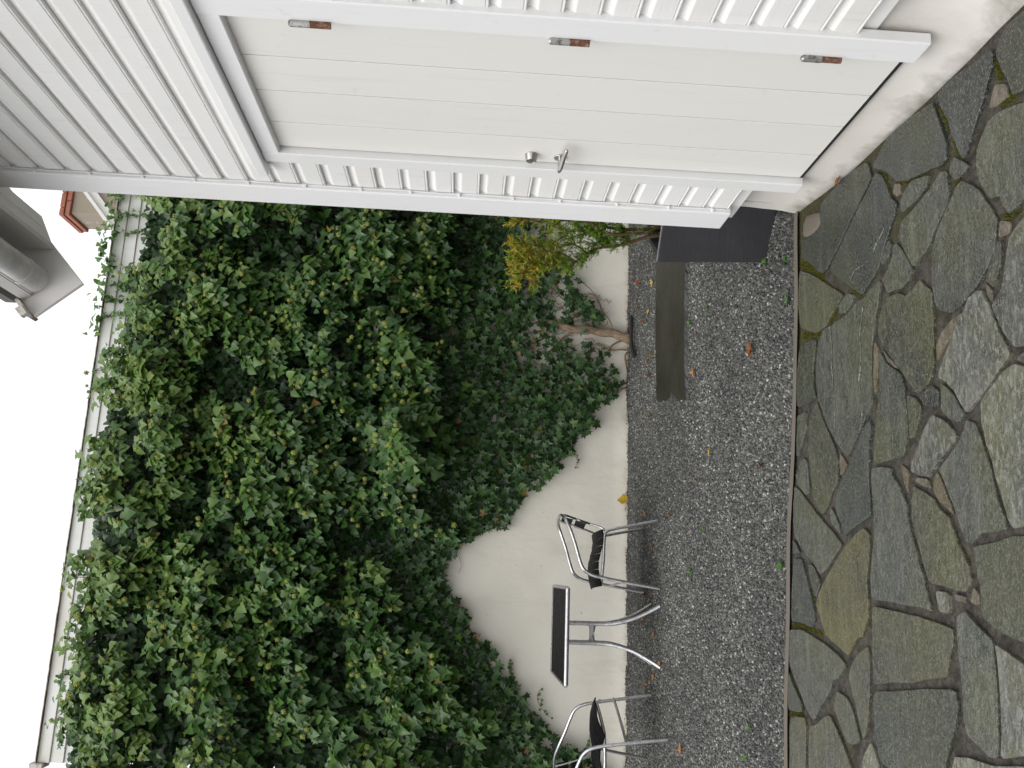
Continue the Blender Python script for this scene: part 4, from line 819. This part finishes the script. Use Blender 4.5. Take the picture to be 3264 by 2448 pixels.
# flower heads: little globes of knobbly buds
ico = [(-.5257, .8507, 0), (.5257, .8507, 0), (-.5257, -.8507, 0), (.5257, -.8507, 0), (0, -.5257, .8507), (0, .5257, .8507), (0, -.5257, -.8507), (0, .5257, -.8507), (.8507, 0, -.5257), (.8507, 0, .5257), (-.8507, 0, -.5257), (-.8507, 0, .5257)]
fib = [(math.sqrt(1-(1-2*(k+.5)/22)**2)*math.cos(2.39996*k), math.sqrt(1-(1-2*(k+.5)/22)**2)*math.sin(2.39996*k), 1-2*(k+.5)/22) for k in range(22)]
V = []; F = []; T_ = []
for q in fib:
    q = Vector(q); a = q.orthogonal().normalized(); b = q.cross(a); k = len(V)
    V += [q*.55+a*.18, q*.55-a*.09+b*.16, q*.55-a*.09-b*.16, q*1.0+a*.16, q*1.0-a*.08+b*.14, q*1.0-a*.08-b*.14, q*1.12]
    F += [(k, k+1, k+4, k+3), (k+1, k+2, k+5, k+4), (k+2, k, k+3, k+5), (k+3, k+4, k+6), (k+4, k+5, k+6), (k+5, k+3, k+6)]; T_ += [.1, .1, .1, .8, .8, .8, 1]
k = len(V); V += [Vector(q)*.74 for q in ico]; F += [tuple(k+i for i in f) for f in ((0, 11, 5), (0, 5, 1), (0, 1, 7), (0, 7, 10), (0, 10, 11), (1, 5, 9), (5, 11, 4), (11, 10, 2), (10, 7, 6), (7, 1, 8), (3, 9, 4), (3, 4, 2), (3, 2, 6), (3, 6, 8), (3, 8, 9), (4, 9, 5), (2, 4, 11), (6, 2, 10), (8, 6, 7), (9, 8, 1))]; T_ += [.35]*12
um = mesh('flower_head', V, F, False, T_); um.materials.append(M['umbel'])
r.shuffle(heads)
for h in heads[:300]:
    o = link('flower_head', um, None); s_ = r.uniform(.017, .024); o.scale = (s_,)*3; o.location = h; o.rotation_euler = tuple(r.uniform(0, 6.28, 3)); ipart(o)
if len(heads) > 300:
    hv = np.array([tuple(v) for v in V]); VV = []; FF = []; TT = []
    for h in heads[300:]:
        k = len(VV)*len(hv); VV.append(hv*r.uniform(.014, .021)+h); FF += [tuple(i+k for i in f) for f in F]; TT += T_
    o = link('flower_heads', mesh('flower_heads', np.concatenate(VV), FF, False, TT), M['umbel']); tag(o, kind='stuff'); ipart(o)
o = shoots.build('shoots', M['twig'], smooth=True); tag(o, kind='stuff'); ipart(o)
o = vines.build('vines', M['bark'], smooth=True); tag(o, kind='stuff'); ipart(o)
tr = [(x, WY-.06-.014*math.sin(i*1.3), z) for i, (x, y, z) in enumerate(TRUNK)]; tr[0] = (tr[0][0], WY-.07, -.09)
rad = [.056, .042, .042, .040, .036, .038, .034, .034, .028, .020, .014]
ipart(MB().tube(tr, rad, 12, 5).build('trunk', M['bark'], smooth=True))
for k, s_ in enumerate(STEMS):
    p = [(x, WY-.028-.010*math.sin(i*1.9+k), z) for i, (x, y, z) in enumerate(s_)]; R0 = (.010, .009, .009, .007, .010, .006, .010, .009, .011, .006, .008)[k]
    if k in (0, 1, 2, 3): p[0] = (p[0][0], p[0][1], -.08)
    ipart(MB().tube(p, [R0*(1-.45*i/len(p)) for i in range(len(p))], 8, 4).build('stem', M['bark'], smooth=True))
mb = MB(); rr_ = random.Random(5)
for i in range(150):                                           # fine clinging rootlets round the foot of the ivy
    x, z = rr_.uniform(1.75, 2.75), rr_.uniform(.12, .95); p = [(x, WY-.012, z)]
    for j in range(4): p.append((p[-1][0]+rr_.uniform(-.035, .035), WY-.012-rr_.uniform(0, .012), p[-1][2]+rr_.uniform(.0, .05)))
    mb.tube(p, rr_.uniform(.0015, .004), 4)
o = mb.build('rootlets', M['bark']); tag(o, kind='stuff'); ipart(o)

# ------------------------------------------------------------------ yellowing conifer in the planter
shrub = empty('conifer_shrub', (1.86, 4.33, .38)); tag(shrub, 'yellow-green conifer leaning out of the slate planter', 'shrub'); s0 = shrub.location.copy()
def spart(o): o.parent = shrub; o.location = o.location-s0; return o
r2 = np.random.default_rng(5); NV = []; NF = []; NTn = []
def needle_spray(p, dv, ln, tint):
    """a short twig with whorls of awl-shaped needles"""
    dv = dv/np.linalg.norm(dv); n_ = int(ln/.0042)
    for j in range(n_):
        q = p+dv*ln*j/n_; v = r2.normal(0, 1, 3); v -= dv*(v@dv); v /= np.linalg.norm(v)+1e-9; nd = v*.8+dv*.75; nd /= np.linalg.norm(nd); s = np.cross(nd, dv); s /= np.linalg.norm(s)+1e-9
        L_ = r2.uniform(.015, .027); w_ = .0020; k = len(NV)
        NV.extend([q-s*w_, q+s*w_, q+nd*L_*.6+s*w_*.9, q+nd*L_, q+nd*L_*.6-s*w_*.9]); NF.append((k, k+1, k+2, k+3, k+4)); NTn.extend([min(1, max(0, tint+r2.normal(0, .07)))]*5)
rt = random.Random(4); SB = [list(b) for b in SHRUB]
for b in SHRUB:
    for i in range(1, len(b)-1):
        if b[i][2] < .58: continue
        for q in range(3):
            p0 = b[i]; a = rt.choice((-1, 1))*rt.uniform(.5, 1.1); d = Vector((b[i+1][0]-b[i-1][0], 0, b[i+1][2]-b[i-1][2])).normalized(); L_ = rt.uniform(.05, .13)
            e = Vector((d.x*math.cos(a)-d.z*math.sin(a), rt.uniform(-.6, .6), d.x*math.sin(a)+d.z*math.cos(a)+.25)).normalized()
            SB.append([p0, (p0[0]+e.x*L_*.5, p0[1]+e.y*L_*.5, p0[2]+e.z*L_*.5), (p0[0]+e.x*L_, p0[1]+e.y*L_, p0[2]+e.z*L_+.012)])
for k, b in enumerate(SB):
    off = r2.uniform(-.07, .07) if k < len(SHRUB) else 0; P = [np.array([x, y-.02+off*(i/len(b)), z]) for i, (x, y, z) in enumerate(b)]
    if k in (0, 3, 5): P[0] = np.array([1.84+.02*k, 4.33, .40])
    R0 = .011 if k in (0, 3, 5) else .006 if k < len(SHRUB) else .003
    spart(MB().tube(P, [R0*(1-.7*i/len(P)) for i in range(len(P))], 7, 4).build('branch', M['twig'], smooth=True))
    for i in range(len(P)-1):
        seg = np.linalg.norm(P[i+1]-P[i]); n_ = int(seg/(.0095 if k < len(SHRUB) else .0075))
        for j in range(n_):
            q = P[i]+(P[i+1]-P[i])*j/n_; f = (i+j/n_)/(len(P)-1)
            if q[2] < .56 and r2.random() < .6: continue
            t_ = (P[i+1]-P[i])/seg; side = r2.normal(0, 1, 3); side -= t_*(side@t_)*.6; dv = side/np.linalg.norm(side)*.9+t_*.6+np.array([0, 0, .25])
            hz_ = q[2]; tint = .06+.55*sst(.74, 1.18, hz_)*r2.uniform(.4, 1.35)+(.4 if r2.random() < .05 and hz_ > 1.0 else 0)+(.2 if k in (1, 9) and r2.random() < .5 else 0)-.12*(k in (4, 6) and r2.random() < .8)
            needle_spray(q, dv, r2.uniform(.025, .055)*(.55+.6*f if k in (0, 3, 5) else 1), tint)
o = link('needles', mesh('needles', NV, NF, False, NTn), M['needle']); tag(o, kind='stuff'); spart(o)

# ------------------------------------------------------------------ cafe furniture
def cafe_chair(name, loc, rz, label):
    ch_ = empty(name, loc, rz); tag(ch_, label, 'chair', 'tubular aluminium cafe chairs')
    def mir(path): return path+[(x, -y, z) for x, y, z in reversed(path) if abs(y) > 1e-6]
    arm = mir([(.265, -.285, 0), (.235, -.28, .21), (.205, -.275, .40), (.180, -.274, .515), (.140, -.273, .575), (.075, -.272, .605), (-.06, -.270, .645), (-.17, -.262, .685), (-.235, -.225, .713), (-.275, -.13, .727), (-.286, 0, .730)])
    MB().tube(arm, .0125, 12, 5).build('arm_frame', M['alu'], ch_, True)
    st_ = mir([(-.245, -.255, 0), (-.205, -.245, .19), (-.172, -.238, .335), (-.150, -.236, .395), (-.10, -.235, .412), (.05, -.235, .418), (.185, -.232, .430), (.225, -.215, .432), (.240, -.16, .430), (.242, 0, .428)])
    MB().tube(st_, .0120, 12, 5).build('seat_frame', M['alu'], ch_, True)
    for s in (-1, 1):
        MB().tube([(-.165, s*.205, .405), (-.190, s*.19, .44), (-.208, s*.178, .50), (-.245, s*.165, .62), (-.268, s*.155, .715)], .0085, 10, 5).build('back_post', M['alu'], ch_, True)
        for q in ((.238, .196), (.222, .30)):
            lathe([(0, .006), (.002, .006), (.004, .003)], (q[0]-.008, s*.292, q[1]+.09), (0, s, 0), 10).build('bolt', M['steel'], ch_, True)
    MB().tube([(.226, -.272, .285), (.228, 0, .283), (.226, .272, .285)], .0095, 10, 3).build('brace', M['alu'], ch_, True)
    def slat(name_, prof, y0, y1, dish, n_=9):
        V = []; F = []
        for i in range(n_):
            u = i/(n_-1); y = y0+(y1-y0)*u; d = dish*(1-(2*u-1)**2)
            for x, z in prof: V.append((x+d[0], y, z+d[1]))
        m_ = len(prof)
        for i in range(n_-1):
            for j in range(m_): F.append((i*m_+j, (i+1)*m_+j, (i+1)*m_+(j+1) % m_, i*m_+(j+1) % m_))
        F += [tuple(range(m_)), tuple(range((n_-1)*m_, n_*m_))[::-1]]
        link(name_, mesh(name_, V, F), M['plastic'], ch_)
    ed = [-.165, -.105, -.045, .015, .075, .135, .195, .262]
    zz = [.430, .424, .430, .446, .460, .462, .452, .436]
    for i in range(7):
        a, b = ed[i]+.0022, ed[i+1]-.0022; za, zb = zz[i], zz[i+1]
        slat('seat_slat', [(a, za-.006), (b, zb-.006), (b+.001, zb+.001), (b-.004, zb+.004), (a+.004, za+.004), (a-.001, za+.001)], -.246, .246, np.array([0, .026]))
    for z0, z1 in ((.515, .592), (.618, .698)):
        f = lambda z: -.200-(z-.48)*.30
        slat('back_slat', [(f(z0)+.006, z0), (f(z1)+.006, z1), (f(z1)-.004, z1+.001), (f(z0)-.004, z0+.001)], -.185, .185, np.array([-.030, 0]))
    return ch_
GZ_ = ZG+.008
cafe_chair('cafe_chair', (.165, 6.765, GZ_), R(180+4), 'aluminium armchair with black slats standing right of the small table')
cafe_chair('cafe_chair', (-1.235, 6.60, GZ_), R(-23), 'aluminium armchair with black slats cut off by the picture edge')
tb = empty('cafe_table', (-.425, 6.60, GZ_), R(0)); tag(tb, 'small table with black slatted top and curved aluminium legs', 'table')
tw, td, th = .328, .44, .748
fr = [(-tw, -td), (tw, -td), (tw, td), (-tw, td)]
for (a, b) in zip(fr, fr[1:]+fr[:1]):
    MB().tube([(a[0], a[1], th-.016), (b[0], b[1], th-.016)], .0165, 12).build('edge_tube', M['alu'], tb, True)
ns_ = 13
for i in range(ns_):
    y0 = -td+.017+(2*td-.034)*i/ns_; y1 = -td+.017+(2*td-.034)*(i+1)/ns_-.005
    box('tabletop_slat', (-tw+.004, y0, th-.022), (tw-.004, y1, th-.002+.0015*math.sin(i*3)), M['plastic'], tb, .003)
for sx in (-1, 1):
    for sy, yy in ((-1, -.085), (1, .085)):
        MB().tube([(sx*.068, yy*.55, th-.024), (sx*.070, yy*.55, .60), (sx*.070, yy*.6, .44), (sx*.078, yy*.8, .33), (sx*.112, yy*1.1, .20), (sx*.165, yy*1.4, .09), (sx*.218, yy*1.75, 0)], .0150, 12, 5).build('leg', M['alu'], tb, True)
box('leg_bracket', (-.064, -.014, .470), (.064, -.010, .505), M['alu'], tb, .001); box('leg_bracket', (-.064, .010, .470), (.064, .014, .505), M['alu'], tb, .001)
MB().tube([(-.066, -.045, .47), (0, 0, .487), (.066, .045, .505)], .006, 8).build('cross_bar', M['alu'], tb, True); MB().tube([(-.066, .045, .505), (0, .0, .475), (.066, -.045, .47)], .006, 8).build('cross_bar', M['alu'], tb, True)
box('top_plate', (-.10, -.10, th-.0275), (.10, .10, th-.0235), M['alu'], tb, .001)

# ------------------------------------------------------------------ fallen leaves, weeds, moss
rf = random.Random(9); TI = {'o': .62, 'r': .32, 'y': .98, 'b': .12}
def fallen(x, y, z, sz, tint, label, group, tilt=None):
    out = [(0, -.5), (.22, -.38), (.30, -.1), (.46, .06), (.24, .18), (.20, .36), (0, .55), (-.18, .34), (-.26, .2), (-.44, .04), (-.28, -.14), (-.2, -.4)]
    f = rf.uniform(.75, 1.1); cl = rf.uniform(.25, .8); V = [(0, 0, -.02)]
    for a, b in out: V.append((a*f+rf.uniform(-.04, .04), b+rf.uniform(-.04, .04), cl*(a*a)*1.2+rf.uniform(-.03, .10)))
    V.append((.03, -.75, .08)); n_ = len(out)
    F = [(0, 1+i, 1+(i+1) % n_) for i in range(n_)]+[(1, 2, n_+1)]
    o = link('fallen_leaf', mesh('fallen_leaf', [(a*sz, b*sz, c*sz) for a, b, c in V], F, False, [min(1, max(0, tint+rf.uniform(-.06, .06))) for _ in V]), M['fallen'])
    o.location = (x, y, z); o.rotation_euler = tilt or (rf.uniform(-.35, .35), rf.uniform(-.35, .35), rf.uniform(0, 6.28)); tag(o, label, 'leaf', group); return o
SLAB = [(2.75, 6.49), (1.916, 6.53), (1.36, 6.485), (1.19, 5.60), (1.457, 5.63), (1.968, 5.61), (2.45, 5.55)]
ORD = ['nearest', 'second', 'third', 'fourth', 'fifth', 'sixth', 'seventh', 'eighth', 'ninth', 'tenth', 'eleventh', 'twelfth', 'thirteenth', 'fourteenth', 'fifteenth', 'sixteenth']
CNAME = {'o': 'curled orange', 'r': 'russet', 'y': 'yellow', 'b': 'withered dark brown'}
def zone(x, y):
    if x > 1.0 and y > 6.2: return 'on gravel strip behind the flat slab'
    if x > .95: return 'on open gravel in front of the flat slab'
    if y < 5.6: return 'on open gravel near the paving'
    return 'on gravel around the cafe chairs'
ZS = {}
for k, x, y in FALLEN: ZS.setdefault((k, zone(x, y)), []).append(x)
for q in ZS.values(): q.sort(reverse=True)
def leaf_label(k, x, y):
    q = ZS[(k, zone(x, y))]; i = q.index(x)
    return f"{CNAME[k]} fallen leaf {zone(x, y)}" if len(q) == 1 else f"{CNAME[k]} leaf {zone(x, y)}, {ORD[i]} from house" if i else f"{CNAME[k]} fallen leaf {zone(x, y)}, nearest the house"
for k, x, y in FALLEN:
    z = -.030 if inside((x, y), SLAB) else ZG+.020
    fallen(x, min(y, WY-.05), z, rf.uniform(.042, .068)*(1.2 if k == 'r' else 1), TI[k], leaf_label(k, x, y), {'o': 'orange fallen leaves', 'r': 'russet fallen leaves', 'y': 'yellow fallen leaves', 'b': 'brown fallen leaves'}[k])
fallen(.68, WY-.055, -.005, .12, 1., 'large bright yellow leaf propped against the foot of the white wall', None, (1.15, .1, .5))
fallen(1.575, 3.06, .012, .06, .45, 'reddish dead leaf in the corner between house foundation and flagstones', None, (.3, .2, 1))
WX_ = sorted((x for x, y in WEEDS), reverse=True)
for x, y in WEEDS:
    V = []; F = []; T_ = []
    for j in range(rf.randint(5, 9)):
        a = rf.uniform(0, 6.28); L_ = rf.uniform(.018, .042); u = Vector((math.cos(a), math.sin(a), rf.uniform(.3, .9))).normalized(); s = Vector((-math.sin(a), math.cos(a), 0))*L_*.28; k = len(V)
        V += [Vector((0, 0, 0)), u*L_*.5+s, u*L_+Vector((0, 0, -.006)), u*L_*.5-s]; F.append((k, k+1, k+2, k+3)); T_ += [rf.random()]*4
    o = link('weed', mesh('weed', V, F, False, T_), M['weed']); o.location = (x, y, ZG+.014); tag(o, 'tiny green weed seedling in the gravel, %s the house wall' % ('nearest' if WX_.index(x) == 0 else ORD[WX_.index(x)]+' from'), 'weed', 'weed seedlings in the gravel')
MOSS = [([(1.387,3.495),(1.339,3.399),(1.279,3.321),(1.24,3.268)],0.03),([(1.421,2.937),(1.435,2.897),(1.428,2.861)],0.022),([(1.357,3.062),(1.38,3.039),(1.377,3.019)],0.02),([(1.288,3.196),(1.291,3.163)],0.014),([(1.032,3.245),(1.054,3.189),(1.075,3.166)],0.02),([(1.059,3.514),(1.044,3.441),(1.039,3.405),(1.019,3.336)],0.022),([(1.202,2.322),(1.213,2.29)],0.02),([(1.176,2.338),(1.17,2.333)],0.014),([(1.472,2.08),(1.44,2.074),(1.408,2.058)],0.022),([(1.373,2.311),(1.318,2.294),(1.262,2.26)],0.018),([(1.352,2.035),(1.318,2.02),(1.333,2.074)],0.014),([(-0.178,3.748),(-0.174,3.635),(-0.186,3.541),(-0.197,3.441)],0.016),([(-0.554,3.81),(-0.537,3.732),(-0.535,3.658)],0.016),([(-0.385,3.768),(-0.438,3.71),(-0.485,3.653)],0.008),([(1.461,2.743),(1.392,2.71),(1.344,2.692)],0.014),([(1.114,3.03),(1.063,2.959)],0.012),([(1.364,2.626),(1.337,2.561),(1.316,2.477)],0.012),([(1.014,2.114),(0.993,2.073),(0.997,2.038)],0.014),([(0.07,3.574),(-0.031,3.514),(-0.076,3.495)],0.006),([(1.501,2.365),(1.436,2.341),(1.386,2.322)],0.014)]
V = []; F = []; T_ = []
for path, wd in MOSS:
    for (x0, y0), (x1, y1) in zip(path[:-1], path[1:]):
        L_ = math.hypot(x1-x0, y1-y0)
        for j in range(int(L_*wd*90000)+12):
            u = rf.random(); x = x0+(x1-x0)*u+rf.gauss(0, wd*.36); y = y0+(y1-y0)*u+rf.gauss(0, wd*.36); h = rf.uniform(.004, .011); a = rf.uniform(0, 6.28); s = rf.uniform(.0015, .003); k = len(V); t_ = rf.random()
            dx, dy = rf.uniform(-.004, .004), rf.uniform(-.004, .004)
            V += [(x+s*math.cos(a), y+s*math.sin(a), -.013), (x+s*math.cos(a+2.1), y+s*math.sin(a+2.1), -.013), (x+s*math.cos(a+4.2), y+s*math.sin(a+4.2), -.013), (x+dx, y+dy, -.010+h)]
            F += [(k, k+1, k+3), (k+1, k+2, k+3), (k+2, k, k+3)]; T_ += [t_*.3]*3+[t_]
o = link('moss', mesh('moss', V, F, False, T_), M['moss']); tag(o, 'olive green moss growing in joints of the flagstones', 'moss', kind='stuff')

# a black hose end and brown litter at the foot of the ivy
HOSE = [(2.359,7.493,-0.03),(2.244,7.45,-0.03),(2.15,7.455,-0.03),(2.049,7.432,-0.03),(1.942,7.352,-0.03)]
o = MB().tube([(x, min(y, WY-.10), ZG+.035+.006*math.sin(i)) for i, (x, y, z) in enumerate(HOSE)], .016, 10, 4).build('hose', mat('black_rubber', (.015, .015, .015), .6), smooth=True)
tag(o, 'short piece of black hose lying at the foot of the ivy trunk', 'hose')
V = []; F = []; T_ = []
for i in range(240):
    x = rf.uniform(-1.6, 3.0) if i > 110 else rf.gauss(2.2, .28); y = WY-.03-abs(rf.gauss(0, .05)); z = ZG+.030+.012*rf.random(); a = rf.uniform(0, 6.28); s_ = rf.uniform(.006, .018); u = Vector((math.cos(a), math.sin(a), rf.uniform(-.3, .5)))*s_; v = Vector((-math.sin(a), math.cos(a), rf.uniform(-.3, .6)))*s_*.5; p = Vector((x, y, z)); k = len(V)
    V += [p-u, p+v, p+u, p-v*.7]; F.append((k, k+1, k+2, k+3)); T_ += [rf.uniform(.0, .5)]*4
o = link('leaf_litter', mesh('leaf_litter', V, F, False, T_), M['fallen']); tag(o, 'crumbled brown leaf litter along the foot of the wall', 'litter', kind='stuff')
